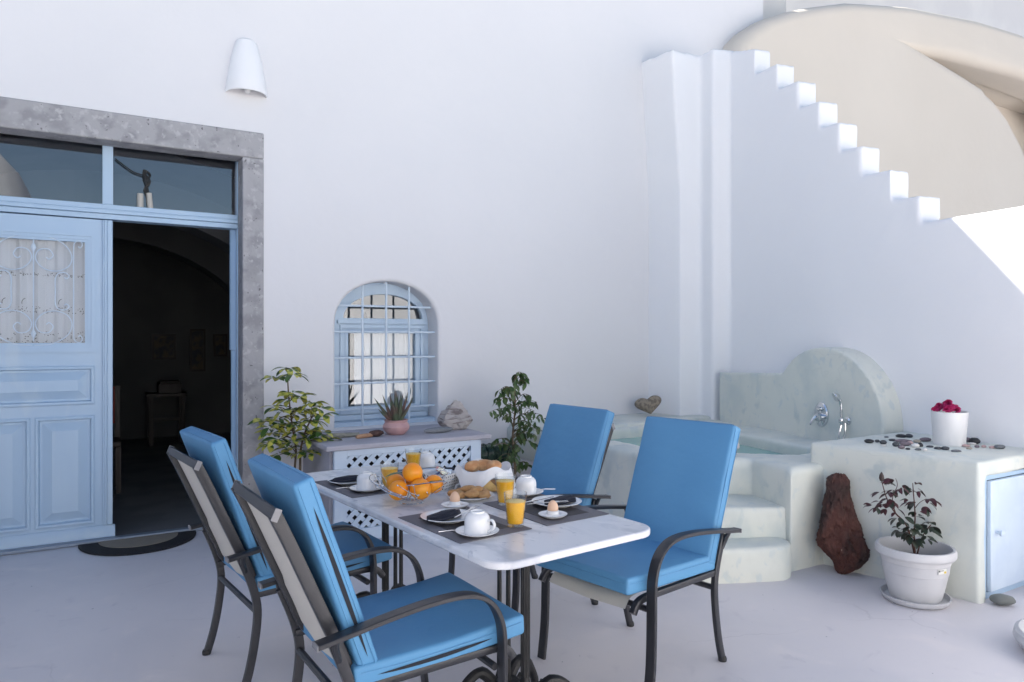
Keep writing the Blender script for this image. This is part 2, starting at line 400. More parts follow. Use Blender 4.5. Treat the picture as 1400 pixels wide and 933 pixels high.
# door frame and transom
fr = MB().box(.985, 1.03, 5.80, 5.90, 0, 2.80).box(-.775, -.732, 5.80, 5.90, 0, 2.80)
fr.box(-.735, .988, 5.79, 5.90, 2.263, 2.300).box(-.735, .988, 5.775, 5.895, 2.301, 2.330).box(-.735, .988, 5.79, 5.90, 2.331, 2.368)
fr.box(.087, .153, 5.795, 5.89, 2.369, 2.80)
dfr = obj('door_frame', fr, m_bluepaint, house, bev=.004)
for x0, x1 in ((-.733, .087), (.153, .986)):
    obj('pane', MB().box(x0, x1, 5.845, 5.850, 2.368, 2.80), m_glasst, dfr, smooth=0)

def raised_panel(mb, x0, x1, z0, z1, y, ins=.052, rec=.020):
    """moulding round a sunken field that rises again in the middle (faces -y)"""
    def ring(d, yy): return [(x0 + d, yy, z0 + d), (x1 - d, yy, z0 + d), (x1 - d, yy, z1 - d), (x0 + d, yy, z1 - d)]
    R_ = [ring(-.012, y + .004), ring(-.012, y - .006), ring(-.002, y - .012), ring(.010, y - .010), ring(.018, y + rec), ring(.032, y + rec), ring(.032 + ins, y - .002), ring(.036 + ins, y - .004)]
    vs = [p for r in R_ for p in r]; n = len(R_)
    fs = [(4 * i + j, 4 * i + (j + 1) % 4, 4 * i + 4 + (j + 1) % 4, 4 * i + 4 + j) for i in range(n - 1) for j in range(4)]
    fs.append(tuple(4 * (n - 1) + j for j in range(4)))
    mb.add(vs, fs)
def scroll(cx, cz, r, a0, turns, sgn, n=26, r1=.14):
    return [(cx + r * (1 - (1 - r1) * t) * cos(a0 + sgn * 2 * pi * turns * t), cz + r * (1 - (1 - r1) * t) * sin(a0 + sgn * 2 * pi * turns * t)) for t in [i / n for i in range(n + 1)]]

def make_leaf(parent, label=None, curtain=True):
    d = MB(); y0, y1 = 5.80, 5.845
    xl, xr = -.735, .095
    # stiles and rails round the sunken fields
    for b in ((xl, -.63, .02, 2.255), (.03, xr, .02, 2.255), (-.63, .03, .02, .135), (-.63, .03, .872, .970), (-.63, .03, 1.219, 1.33),
              (-.63, .03, 2.145, 2.255), (-.345, -.30, .135, .872)):
        d.box(b[0], b[1], y0, y1, b[2], b[3])
    door = obj('door', d, m_bluepaint, parent)
    if label: door['label'] = label
    p = MB(); raised_panel(p, -.63, -.345, .135, .872, y0); obj('lower_panel', p, m_bluepaint, door, smooth=20)
    p = MB(); raised_panel(p, -.30, .03, .135, .872, y0); obj('lower_panel', p, m_bluepaint, door, smooth=20)
    p = MB(); raised_panel(p, -.63, .03, .970, 1.219, y0); obj('lock_panel', p, m_bluepaint, door, smooth=20)
    gf = MB()
    for k, (o_, yy) in enumerate(((0, .0), (.022, .008), (.04, .016))):
        a, b, c, e = -.645 + o_, .045 - o_, 1.325 + o_, 2.155 - o_
        t_ = .024; ya, yb = y0 - .014 + yy, y0 + .02
        gf.box(a, b, ya, yb, c, c + t_).box(a, b, ya, yb, e - t_, e).box(a, a + t_, ya + .0005, yb, c + t_, e - t_).box(b - t_, b, ya + .0005, yb, c + t_, e - t_)
    obj('glazing_bead', gf, m_bluepaint, door, smooth=0)
    obj('door_glass', MB().box(-.60, 0, y0 + .022, y0 + .026, 1.36, 2.13), m_glassd, door, smooth=0)
    wb = MB().prism([(y0 - .034, .018), (y0 + .001, .018), (y0 + .001, .105), (y0 - .008, .1), (y0 - .034, .045)], xl - .0, .165, 'yz')
    obj('weather_board', wb, m_bluepaint, door, bev=.004)
    ast = MB().box(.088, .150, y0 - .018, y0 + .05, .106, 2.254).box(.100, .112, y0 - .026, y0 - .017, .106, 2.254).box(.118, .148, y0 - .024, y0 - .017, .106, 2.254)
    obj('astragal', ast, m_bluepaint, door, bev=.003)
    gr = MB(); yg = y0 + .004; cx = -.318
    def ir(pts, r=.0042): gr.tube([(x, yg, z) for x, z in pts], r, 6)
    for s in (1, -1):
        X = lambda x: cx + s * (x - cx)
        for top in (1, -1):
            zc = 1.745; Zf = lambda z: zc + top * (z - zc)
            # big lobe: from the stem, out and over, then curling in on itself
            lobe = [(cx + .004, 1.995)] + [(cx + .112 + .112 * cos(a), 1.995 + .085 * sin(a)) for a in [pi + .3 + .35 * i for i in range(1, 8)]]
            big = [(cx + .005, 2.118), (cx + .10, 2.108), (cx + .185, 2.06), (cx + .222, 1.985), (cx + .20, 1.915), (cx + .13, 1.882), (cx + .055, 1.90),
                   (cx + .012, 1.96), (cx + .03, 2.02), (cx + .085, 2.03), (cx + .112, 1.99), (cx + .09, 1.962), (cx + .072, 1.975)]
            ir([(X(a), Zf(b)) for a, b in [(q.x, q.y) for q in spline([(p[0], p[1], 0) for p in big], 5)]])
            ed = [(cx + .232, 1.745), (cx + .232, 2.03), (cx + .240, 2.085), (cx + .268, 2.098), (cx + .283, 2.075), (cx + .272, 2.05), (cx + .258, 2.06)]
            ir([(X(q.x), Zf(q.y)) for q in spline([(p[0], p[1], 0) for p in ed], 5)])
            md = [(cx + .125, 1.745), (cx + .125, 1.83), (cx + .145, 1.868), (cx + .185, 1.872), (cx + .205, 1.85), (cx + .19, 1.832), (cx + .178, 1.842)]
            ir([(X(q.x), Zf(q.y)) for q in spline([(p[0], p[1], 0) for p in md], 5)])
    ir([(cx, 1.40), (cx, 2.09)], .0045)
    for z, q in ((2.045, 1), (1.445, -1)):
        gr.lathe([(.001, -.05), (.007, -.03), (.016, -.008), (.010, .012), (.004, .022), (.001, .03)], 8, T=Matrix.Translation((cx, yg, z)) @ Matrix.Diagonal((1, .4, q, 1)))
    obj('scroll_grille', gr, m_iron, door)
    if curtain:
        cb = MB(); n = 70; vs = []
        for i in range(n + 1):
            x = -.61 + .62 * i / n
            y = y0 + .075 + .014 * sin(x * 52 + 1.5 * sin(x * 17)) + .006 * sin(x * 115)
            vs += [(x, y, 1.34), (x + .004 * sin(i), y + .004, 2.15)]
        cb.add(vs, [(2 * i, 2 * i + 2, 2 * i + 3, 2 * i + 1) for i in range(n)])
        cur = obj('curtain', cb, m_curtain, door)
        hb = MB(); rnd = random.Random(3)
        def cy(x): return y0 + .0735 + .014 * sin(x * 52 + 1.5 * sin(x * 17)) + .006 * sin(x * 115)
        for zz, amp in ((1.86, .012), (1.615, .026), (1.425, .04)):
            for c in range(9):
                xc = -.58 + c * .068 + rnd.uniform(-.01, .01)
                for k in range(11):
                    x = xc + rnd.gauss(0, .017); z = zz + rnd.uniform(-amp, amp)
                    if not -.6 < x < 0: continue
                    r = rnd.uniform(.0025, .0042)
                    hb.add([(x + r * cos(a), cy(x + r * cos(a)) - .0025, z + r * sin(a)) for a in [i * pi / 3 for i in range(6)]], [(0, 1, 2, 3, 4, 5)])
            if zz == 1.615:
                for xc in (-.47, -.36, -.56, -.15):
                    arcp = [(xc + .026 * cos(a), cy(xc + .026 * cos(a)) - .006, 1.665 + .03 * sin(a)) for a in [.6 * pi + .14 * i * pi / 1.4 for i in range(6)]]
                    hb.tube(arcp, .0025, 5)
        obj('eyelets', hb, m_hole, door)['kind'] = 'stuff'
    return door
door = make_leaf(house, 'closed left leaf with curtained glass and scroll grille')
# open right leaf: same joinery, swung into the room
rd = MB().box(0, .045, 0, .82, .02, 2.255).box(-.012, .0, .06, .74, 1.3, 2.18).box(-.01, .0, .06, .74, .12, .9)
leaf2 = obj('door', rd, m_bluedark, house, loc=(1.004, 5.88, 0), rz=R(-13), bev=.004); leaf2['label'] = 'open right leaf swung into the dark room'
hd = MB().tube([(-.012, .76, 1.18), (-.05, .76, 1.18), (-.055, .70, 1.18)], .008, 8).lathe([(.02, 0), (.02, .006)], 14, T=Matrix.Translation((-.006, .76, 1.18)) @ Matrix.Rotation(-pi / 2, 4, 'Y'))
obj('handle', hd, m_steel, leaf2)
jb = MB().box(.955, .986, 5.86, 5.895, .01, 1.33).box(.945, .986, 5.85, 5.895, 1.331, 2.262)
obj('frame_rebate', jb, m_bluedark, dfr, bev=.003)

# arched window
WY = 5.845
arc_pane = [(1.834, 1.592), (2.546, 1.592)] + [(2.19 + .356 * cos(pi * i / 20), 1.592 + .208 * sin(pi * i / 20)) for i in range(1, 20)]
sq_pane = [(1.868, .845), (2.482, .845), (2.482, 1.468), (1.868, 1.468)]
fm = plate_with_holes('window_frame', [(1.62, .62), (2.68, .62), (2.68, 1.97), (1.62, 1.97)], [arc_pane, sq_pane], WY - .01, WY + .06, 'xz', .006, m_bluewin, 2)
win = obj('window', fm, None, house); win['label'] = 'small arched window with pale blue iron bars'
sf = MB()
for o_, yy in ((0, .0), (.034, .012)):
    a, b, c, e = 1.80 + o_, 2.55 - o_, .79 + o_, 1.535 - o_
    if o_: a, b, c, e = 1.845, 2.505, .82, 1.492
    for q in ((a, b, c, c + .028), (a, b, e - .028, e)): sf.box(q[0], q[1], WY - .028 + yy, WY - .009, q[2], q[3])
    sf.box(a, a + .028, WY - .027 + yy, WY - .009, c + .028, e - .028).box(b - .028, b, WY - .027 + yy, WY - .009, c + .028, e - .028)
sf.box(1.78, 2.58, WY - .033, WY - .009, 1.545, 1.575)
obj('sash', sf, m_bluewin, win, bev=.002)
obj('pane', MB().prism(arc_pane, WY + .018, WY + .022, 'xz'), m_glass, win, smooth=0)
obj('pane', MB().prism(sq_pane, WY + .018, WY + .022, 'xz'), m_glass, win, smooth=0)
obj('sill', MB().box(1.66, 2.64, 5.68, WY - .011, .69, .735).box(1.72, 2.58, 5.79, WY - .012, .736, .78), m_bluewin, win, bev=.008)
for z in (1.689, 1.475, 1.262, 1.05, .838):
    obj('bar', MB().tube([(1.66 if z < 1.55 else 1.70, 5.70, z), (2.64 if z < 1.55 else 2.60, 5.70, z)], .0095, 8), m_iron, win)
for x, zt in ((1.945, 1.87), (2.150, 1.895), (2.355, 1.87)):
    obj('bar', MB().tube([(x, 5.684, .70), (x, 5.684, zt)], .0095, 8), m_iron, win)
# the same window's inner curtain
cb = MB(); vs = []
for i in range(41):
    x = 1.955 + .56 * i / 40; y = WY + .09 + .010 * sin(x * 60) + .004 * sin(x * 143)
    vs += [(x, y, .80), (x, y, 1.52)]
cb.add(vs, [(2 * i, 2 * i + 2, 2 * i + 3, 2 * i + 1) for i in range(40)])
obj('curtain', cb, m_curtain, win)

# wall lamp
lamp = thing('wall_lamp', 'white half-cone plaster wall lamp high on the white wall above the stone lintel', 'wall lamp', (1.02, 5.62, 3.255))
lp = [(.146, -.01), (.150, 0), (.135, .10), (.112, .24), (.088, .34), (.072, .385), (.05, .40), (.001, .402)]
inn = [(.134, .0), (.12, .1), (.095, .24), (.07, .33), (.03, .37), (.001, .372)]
sh = MB().lathe(lp, 24, pi, 2 * pi).lathe(inn, 24, pi, 2 * pi)
m_ = len(range(25))
sh.lathe([(.134, 0), (.146, -.01)], 24, pi, 2 * pi)
obj('shade', sh, m_whitest, lamp)
obj('bulb', MB().lathe([(.001, -.012), (.018, -.005), (.028, .02), (.026, .05), (.016, .085), (.014, .12), (.001, .12)], 16, T=Matrix.Translation((.0, -.055, -.005))), m_bulb, lamp)

# reflection of outdoor pipes in the transom, built as solid stubs before the glass
cd = thing('conduit_reflection', 'reflection of two pale conduit stubs with tied black cable, built in front of the right transom pane', 'conduit', (.355, 5.816, 2.3685))
obj('pipe', MB().lathe([(.021, 0), (.021, .10), (.017, .10), (.017, .0)], 14, T=Matrix.Translation((-.03, 0, .0))), m_pvc, cd)
obj('pipe', MB().lathe([(.019, 0), (.019, .11), (.015, .11), (.015, .0)], 14, T=Matrix.Translation((.035, 0, 0)) @ Matrix.Rotation(-.08, 4, 'Y')), m_pvc, cd)
cbm = MB()
for k in range(4):
    cbm.tube(spline([(.03, .005 * k, .05), (.02 - .008 * k, .0, .14), (.0 + .012 * k, -.01, .19), (-.01, 0, .24 + .01 * k), (.02, .01, .265), (.035, 0, .235), (.0, -.01, .215)], 4), .005, 6)
cbm.tube(spline([(0, 0, .235), (-.08, 0, .255), (-.19, 0, .335)], 5), .005, 6)
obj('cable', cbm, m_wire, cd)

# things in the dim room
tb = thing('side_table', 'small dark table standing against the far wall of the dim room', 'table', (.90, 10.6, .012))
obj('table_top', MB().box(-.24, .24, -.2, .2, .64, .68), m_wood, tb)
for x in (-.19, .19):
    for y in (-.15, .15): obj('leg', MB().box(x - .025, x + .025, y - .025, y + .025, 0, .64), m_wood, tb)
obj('stretcher', MB().box(-.165, .165, -.012, .012, .3, .34), m_wood, tb)
tag(obj('wooden_box', MB().box(-.13, .15, -.12, .12, 0, .13).box(-.11, .13, -.10, .10, .131, .16), m_wood, loc=(.93, 10.6, .693), bev=.005), 'dark box on the small table in the dim room', 'box')
for (x, z, w_, h_, lb) in ((.93, 1.30, .31, .36, 'square framed picture above the small table in the dim room'), (1.37, 1.25, .21, .62, 'tall narrow frame in the middle of the dim room wall'), (1.68, 1.32, .19, .33, 'small framed picture at the right of the dim room wall')):
    p = thing('picture', lb, 'picture', (x, 11.28, z))
    obj('frame', MB().box(-w_ / 2, w_ / 2, -.03, 0, -h_ / 2, -h_ / 2 + .03).box(-w_ / 2, w_ / 2, -.03, 0, h_ / 2 - .03, h_ / 2).box(-w_ / 2, -w_ / 2 + .03, -.03, 0, -h_ / 2 + .03, h_ / 2 - .03).box(w_ / 2 - .03, w_ / 2, -.03, 0, -h_ / 2 + .03, h_ / 2 - .03), m_wood, p)
    obj('picture_sheet', MB().box(-w_ / 2 + .03, w_ / 2 - .03, -.012, -.004, -h_ / 2 + .03, h_ / 2 - .03), m_pic, p)
rc = thing('side_chair', 'red and brown wooden chair just inside the doorway behind the blue door edge', 'chair', (.06, 7.6, .012))
obj('seat', MB().box(-.2, .2, -.2, .2, .42, .47), m_wood, rc, bev=.01)
obj('backrest', MB().box(-.2, .2, .17, .2, .6, .95), m_red, rc, bev=.01)
for x in (-.18, .18):
    for y in (-.18, .18): obj('leg', MB().box(x - .02, x + .02, y - .02, y + .02, 0, .42 if y < 0 else .96), m_wood, rc)

# ------------------------------------------------------------------ staircase wall on the right
stair = thing('staircase', 'white plastered outdoor staircase with a stepped parapet rising to the left', 'staircase')
ST = Matrix.Translation((4.88, 2.19, 0)) @ Matrix.Rotation(-math.atan(.2), 4, 'Z') @ Matrix.Translation((-4.90, -2.19, 0))   # the wall stands 11 degrees off the square
sw = MB()
rise = [(2.85, 2.425), (3.097, 2.662), (3.367, 2.905), (3.588, 3.15), (3.801, 3.39), (4.048, 3.64), (4.315, 3.882), (4.626, 4.137)]
prof = [(-3.0, -.2), (5.6, -.2), (5.6, 4.33), (5.2, 4.32), (4.85, 4.20)]
for k in range(7, -1, -1): prof += [(rise[k][0], rise[k][1]), (rise[k][0], (rise[k - 1][1] if k else 2.22) + .012)]
prof += [(-3.0, 2.22)]
sw.prism(prof, 4.90, 5.10, 'yz', T=ST)
A = [(5.45, 4.93), (5.25, 4.99), (5.28, 5.18), (5.04, 5.22), (4.97, 5.72), (5.80, 5.72), (5.62, 4.95)]
B = [(5.45, 4.93), (5.25, 4.99), (5.28, 5.18), (4.925, 5.22), (4.88, 5.72), (5.80, 5.72), (5.62, 4.95)]
sw.prism(A, -.2, 2.9, 'xy'); sw.prism(A, 2.899, 4.26, 'xy', top=B)
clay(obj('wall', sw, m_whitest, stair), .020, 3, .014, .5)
for k in range(9):
    y = 2.85 + k * .252; z = 1.66 + k * .24
    obj('step', MB().box(5.101, 6.0, y, min(y + 1.6, 5.25), z - .25, z, T=ST), m_whitest, stair, bev=.015)

# beige vaulted neighbour beyond the stairs
nb = thing('beige_house', 'pale beige vaulted house front with an undercut arch beyond the staircase', 'house')
out = [(5.7, 0), (18, 0), (18, 5.0), (15.5, 5.75), (13.8, 6.05), (12.2, 6.09), (10.97, 6.01), (9.25, 5.80), (8.0, 5.55), (7.33, 5.34), (6.9, 5.18), (6.52, 5.01), (6.25, 4.83), (6.08, 4.67), (5.95, 4.4), (5.8, 3.6)]
hole = [(9.7, 5.26), (10.3, 5.31), (11.0, 5.35), (12.2, 5.42), (13.6, 5.4), (14.6, 5.0), (14.9, 3.2), (13.1, 3.4), (12.6, 4.0), (12.2, 4.42), (11.8, 4.74), (11.45, 4.92), (11.2, 5.0), (11.1, 5.06), (10.6, 5.14), (10.1, 5.21)]
fm = plate_with_holes('front_wall', out, [hole], 5.35, 6.0, 'xz', .15, m_beige, 6)
obj('front_wall', fm, parent=nb)
obj('recess_wall', MB().box(8.6, 15.2, 6.35, 6.88, 0, 5.55).box(8.6, 15.2, 5.94, 6.349, 5.47, 5.55), m_beige, nb)
vb = MB().prism([(7.5, 0), (18, 0), (18, 4.9), (15.5, 5.65), (13, 5.95), (11, 5.9), (9, 5.65), (8.2, 5.45)], 6.9, 16, 'xz')
obj('vault', vb, m_beige, nb)
gb = thing('grey_white_house', 'grey white plastered house rising behind the beige vault at top right', 'house')
obj('wall', MB().prism([(6.9, 0), (34, 0), (34, 12), (16, 13.2), (7.0, 12)], 12.2, 16.5, 'xz'), m_greywhite, gb)
obj('terrace_wall', MB().box(6.62, 7.9, 6.2, 6.9, 3, 8.2), m_greywhite, gb, bev=.05)
obj('upper_wall', MB().prism([(6.95, 3), (30, 3), (30, 12.4), (18, 11.8), (12, 10.6), (6.95, 9)], 9.8, 10.2, 'xz'), m_greywhite, gb, bev=.05)

# sunlit yard behind the camera (seen mirrored in the panes; its light fills the shade)
yard = tag(obj('yard_wall', MB().box(-10, 14, -4.2, -3.8, -.1, 3.5), m_whitefar, bev=.05, seg=3), 'sunlit white yard wall behind the viewer, mirrored in the window panes', 'wall')
dh = thing('domed_house', 'sunlit white domed house behind the yard wall, mirrored in the left transom pane', 'house', (-4.2, -12, 0))
obj('wall', MB().box(-3.4, 3.4, -3, 3, 0, 4.2), m_whitefar, dh, bev=.08)
obj('dome', MB().lathe([(3.1, 4.19), (3.0, 5.0), (2.6, 5.9), (1.9, 6.7), (1.0, 7.15), (.001, 7.3)], 32), m_whitefar, dh)

# ------------------------------------------------------------------ tub
tub = thing('outdoor_tub', 'pale green cement plunge tub with steps and a round-topped shower panel against the staircase', 'tub')
body = plate_with_holes('basin', [(3.28, 5.66), (3.28, 3.5), (3.70, 3.31), (3.79, 3.27), (3.67, 2.86), (4.3, 2.86), (5.04, 2.86), (5.62, 5.66)],
                        [[(3.55, 4.95), (3.55, 3.72), (3.95, 3.5), (4.2, 3.24), (4.53, 3.24), (4.85, 4.95)]], -.06, .625, 'xy', .02, m_tub, 2)
clay(obj('basin', body, parent=tub), .022, 8, .022, .25)
obj('basin_floor', MB().box(3.5, 4.95, 3.2, 5.0, -.02, .1), m_tub, tub)
clay(obj('ledge', MB().box(3.31, 5.5, 5.02, 5.66, .5, .655), m_tub, tub), .02, 5, .01, .25)
Q = R(-25)
def stepbox(p0, p1, depth, z):
    a = V((p1[0] - p0[0], p1[1] - p0[1])).normalized(); n_ = V((-a.y, a.x))
    q = [V(p0), V(p1), V(p1) + n_ * depth, V(p0) + n_ * depth]
    r = .15; poly = []
    for k in range(7):   # rounded right front corner
        t = k / 6 * pi / 2
        c = V(p1) - a * r + n_ * r
        poly.append(c + a * (r * sin(t)) - n_ * (r * cos(t)))
    poly += [q[2], q[3]]
    c = V(p0) + a * r + n_ * r
    for k in range(7):
        t = k / 6 * pi / 2
        poly.append(c - a * (r * cos(t)) - n_ * (r * sin(t)))
    return MB().prism([tuple(p) for p in poly], -.06, z)
clay(obj('step', stepbox((2.98, 3.00), (3.60, 2.735), .5, .20), m_tub, tub), .016, 12, .022, .22)
clay(obj('step', MB().prism([(3.16, 3.17), (3.74, 2.875), (3.84, 3.25), (3.4, 3.5)], -.05, .385), m_tub, tub), .016, 9, .020, .22)
pp = [(4.90, .3), (4.90, 1.092), (4.05, 1.12)] + [(3.565 + .582 * cos(a), .769 + .582 * sin(a)) for a in [R(37 + (180 - 37) * i / 26) for i in range(27)]] + [(2.975, .3)]
clay(obj('shower_panel', MB().prism(pp, 4.71, 4.93, 'yz', T=ST), m_tub, tub), .013, 2, .014, .25)
mx = obj('shower_mixer', MB().lathe([(.001, .0), (.075, .0), (.075, .010), (.066, .018), (.001, .018)], 28, T=Matrix.Translation((4.70, 3.385, .855)) @ Matrix.Rotation(-pi / 2, 4, 'Y') @ Matrix.Diagonal((1.3, .95, 1, 1))), m_chrome, tub)
lv = MB().lathe([(.032, 0), (.032, .03), (.026, .045), (.001, .048)], 20, T=Matrix.Translation((4.684, 3.385, .835)) @ Matrix.Rotation(-pi / 2, 4, 'Y'))
lv.tube(spline([(4.645, 3.385, .84), (4.63, 3.40, .82), (4.615, 3.41, .79), (4.61, 3.415, .772)], 4), [.016, .016, .016, .015, .015, .014, .013, .012, .011, .010, .009, .008, .006][:13], 10)
obj('lever', lv, m_chrome, mx)
obj('diverter_knob', MB().lathe([(.016, 0), (.016, .022), (.012, .03), (.001, .031)], 14, T=Matrix.Translation((4.683, 3.385, .90)) @ Matrix.Rotation(-pi / 2, 4, 'Y')), m_chrome, mx)
mx.matrix_local = ST @ Matrix.Translation((.01, .18, -.033))
wt = MB().add([(3.53, 4.97, .53), (3.53, 3.70, .53), (3.93, 3.48, .53), (4.18, 3.22, .53), (4.55, 3.22, .53), (4.87, 4.97, .53)], [(0, 1, 2, 3, 4, 5)])
obj('water', wt, m_water, kind='structure')
hs = thing('hand_shower', 'chrome hand shower with twin metal hoses in a round wall holder', 'hand shower', ST @ V((4.71, 3.298, .80)), -math.atan(.2))
obj('holder', MB().lathe([(.001, 0), (.030, 0), (.030, .012), (.017, .02), (.014, .06), (.001, .06)], 20, T=Matrix.Translation((.0, 0, 0)) @ Matrix.Rotation(-pi / 2, 4, 'Y')).lathe([(.017, -.02), (.019, -.015), (.019, .015), (.017, .02)], 16, T=Matrix.Translation((-.055, .012, 0))), m_chrome, hs)
obj('handle', MB().tube(spline([(-.055, .012, -.03), (-.055, .013, .06), (-.058, .014, .13), (-.072, .02, .165)], 5), [.011] * 6 + [.012] * 6 + [.014] * 4, 12), m_chrome, hs)
obj('head', MB().lathe([(.001, -.02), (.015, -.018), (.033, .0), (.036, .012), (.033, .018), (.001, .019)], 20, T=Matrix.Translation((-.085, .026, .185)) @ Matrix.Rotation(R(-118), 4, 'Y') @ Matrix.Rotation(R(-16), 4, 'X')), m_chrome, hs)
obj('hose', MB().tube(spline([(-.055, .012, -.03), (-.07, .018, -.1), (-.075, .03, -.17), (-.1, .045, -.24)], 6), .008, 8), m_steel, hs)
obj('hose', MB().tube(spline([(-.03, .0, -.01), (-.035, -.005, -.08), (-.05, .01, -.16), (-.08, .04, -.24)], 6), .008, 8), m_steel, hs)

# heart stone
hp = []
for i in range(28):
    t = 2 * pi * i / 28; hp.append((16 * sin(t) ** 3 / 17, (13 * cos(t) - 5 * cos(2 * t) - 2 * cos(3 * t) - cos(4 * t)) / 17)); q = hp[-1]; hp[-1] = (q[0] * .8 + .24 * sin(t), q[1] * .76 + .20 * cos(t) - .02)
hb = MB()
rings = [(.0, .42), (.22, .84), (.7, 1.0), (1.18, .84), (1.4, .42)]
for k, (yy, s_) in enumerate(rings):
    hb.add([(p[0] * s_ * .145, (yy - .7) * .12, p[1] * s_ * .115) for p in hp], [])
for k in range(4):
    for i in range(28): hb.f.append((k * 28 + i, k * 28 + (i + 1) % 28, k * 28 + 28 + (i + 1) % 28, k * 28 + 28 + i))
hb.f += [tuple(range(28)), tuple(range(112, 140))]
ho = obj('heart_stone', hb, m_heart, loc=(4.76, 5.37, .775), smooth=60); ho.rotation_euler = (R(-14), R(-13), R(-38))
ho.modifiers.new('round', 'SUBSURF').levels = 1; ho.modifiers['round'].render_levels = 1
tag(ho, 'brown speckled heart-shaped stone on the tub ledge', 'stone')

# ------------------------------------------------------------------ cement block with blue cupboard
blk = thing('storage_block', 'pale green cement block with a pale blue cupboard door and pebbles on top', 'storage block')
bb = MB().prism([(3.97, 2.95), (4.095, 2.0), (4.17, 2.0), (4.17, 2.5), (4.99, 2.5), (5.10, 2.95)], -.06, .757)
bb.box(4.12, 4.93, 2.0, 2.6, .672, .757)
clay(obj('body', bb, m_tub, blk), .015, 5, .014, .25)
obj('cupboard_frame', MB().box(4.172, 4.21, 2.02, 2.08, .0, .668).box(4.21, 4.9, 2.02, 2.08, .0, .035).box(4.21, 4.9, 2.02, 2.08, .645, .668), m_bluepaint, blk, bev=.003)
cdoor = obj('cupboard_door', MB().box(.0, .62, 0, .025, .04, .642), m_bluewhite, blk, loc=(4.216, 2.0, 0), rz=R(0), bev=.004)
obj('knob', MB().lathe([(.008, 0), (.008, .015), (.017, .022), (.017, .034), (.008, .042), (.001, .043)], 14, T=Matrix.Translation((.055, 0, .36)) @ Matrix.Rotation(pi / 2, 4, 'X')), m_bluewhite, cdoor)
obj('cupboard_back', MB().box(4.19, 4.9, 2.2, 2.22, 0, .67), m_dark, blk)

# pebbles on the block: (x, y, w, d, h, tone, label)
TONE = {'black': M('black_pebble', (.022, .024, .028), .5), 'dark': M('dark_grey_pebble', (.06, .065, .075), .6), 'grey': M('grey_pebble', (.19, .20, .21), .7, (.14, .15, .16), 30),
        'mauve': M('mauve_pebble', (.23, .18, .20), .7, (.17, .14, .16), 30), 'rose': M('rose_pebble', (.52, .36, .35), .7), 'white': M('white_pebble', (.70, .68, .66), .6), 'beige': M('beige_pebble', (.42, .37, .31), .7)}
PEB = [
 (4.257, 2.729, 0.0267, 0.022, 'black', 'black oval pebble, leftmost on the block top'),
 (4.331, 2.722, 0.013, 0.017, 'dark', 'small dark round pebble second from the left on the block'),
 (4.298, 2.662, 0.0204, 0.0218, 'dark', 'dark grey pebble third from the left on the block'),
 (4.224, 2.61, 0.0141, 0.0088, 'white', 'thin white chip lying in front of the third pebble from the left'),
 (4.464, 2.702, 0.0213, 0.0145, 'dark', 'flat dark pebble left behind the big pile of pebbles'),
 (4.267, 2.562, 0.0192, 0.0251, 'dark', 'round dark grey pebble at the left end of the pile'),
 (4.684, 2.775, 0.0314, 0.0205, 'black', 'long black pebble at the very back against the white wall'),
 (4.725, 2.745, 0.0233, 0.0219, 'dark', 'charcoal pebble touching the long black one at the back'),
 (4.472, 2.634, 0.046, 0.0182, 'mauve', 'long flat mauve pebble on the back of the pile'),
 (4.352, 2.552, 0.0328, 0.0202, 'mauve', 'thick mauve pebble in the middle of the pile'),
 (4.204, 2.489, 0.0181, 0.0209, 'mauve', 'small purple grey pebble at the front of the pile'),
 (4.205, 2.451, 0.0122, 0.011, 'black', 'tiny black pebble in front of the pile'),
 (4.426, 2.565, 0.0169, 0.0192, 'rose', 'rose pebble beside the mauve ones in the pile'),
 (4.55, 2.592, 0.023, 0.017, 'beige', 'beige pebble behind the bright white pebble'),
 (4.319, 2.472, 0.0219, 0.0223, 'white', 'bright white round pebble, largest white one of the pile'),
 (4.358, 2.462, 0.0132, 0.0249, 'black', 'black pebble hugging the bright white pebble'),
 (4.235, 2.407, 0.0178, 0.0121, 'grey', 'flat grey pebble in front of the bright white pebble'),
 (4.637, 2.588, 0.0348, 0.0211, 'mauve', 'flat brownish mauve pebble beside the white flower pot'),
 (4.237, 2.368, 0.0127, 0.0156, 'white', 'small pinkish white pebble between grey and dark pebbles at the front'),
 (4.386, 2.422, 0.0197, 0.0136, 'dark', 'dark pebble in front of the flower pot left side'),
 (4.363, 2.362, 0.0223, 0.0159, 'dark', 'dark pebble at the front, left one of a touching pair'),
 (4.381, 2.328, 0.0214, 0.0194, 'dark', 'dark pebble at the front, right one of a touching pair'),
 (4.355, 2.253, 0.0281, 0.0131, 'grey', 'pale grey flat pebble nearest the block front edge'),
 (4.838, 2.437, 0.0231, 0.0262, 'mauve', 'grey brown pebble right behind the flower pot'),
 (4.777, 2.36, 0.0301, 0.0352, 'black', 'big black pebble right of the flower pot'),
 (4.738, 2.356, 0.0195, 0.014, 'white', 'white pebble in front of the big black pebble'),
 (4.62, 2.334, 0.0228, 0.0138, 'rose', 'pinkish white pebble close to the flower pot right side'),
 (4.545, 2.276, 0.018, 0.011, 'beige', 'small beige pebble at the front right of the flower pot'),
 (4.643, 2.281, 0.0131, 0.0137, 'mauve', 'small dark maroon pebble below the big black pebble'),
 (4.68, 2.261, 0.0139, 0.0149, 'rose', 'pale pink pebble alone between maroon and pink pebbles'),
 (4.686, 2.218, 0.0167, 0.0148, 'rose', 'pink pebble touching the rightmost grey pebble'),
 (4.708, 2.184, 0.0289, 0.0209, 'grey', 'large grey pebble, rightmost on the block top'),
 (4.593, 2.822, 0.0141, 0.0096, 'grey', 'tiny grey pebble at the back near the shower panel'),
]
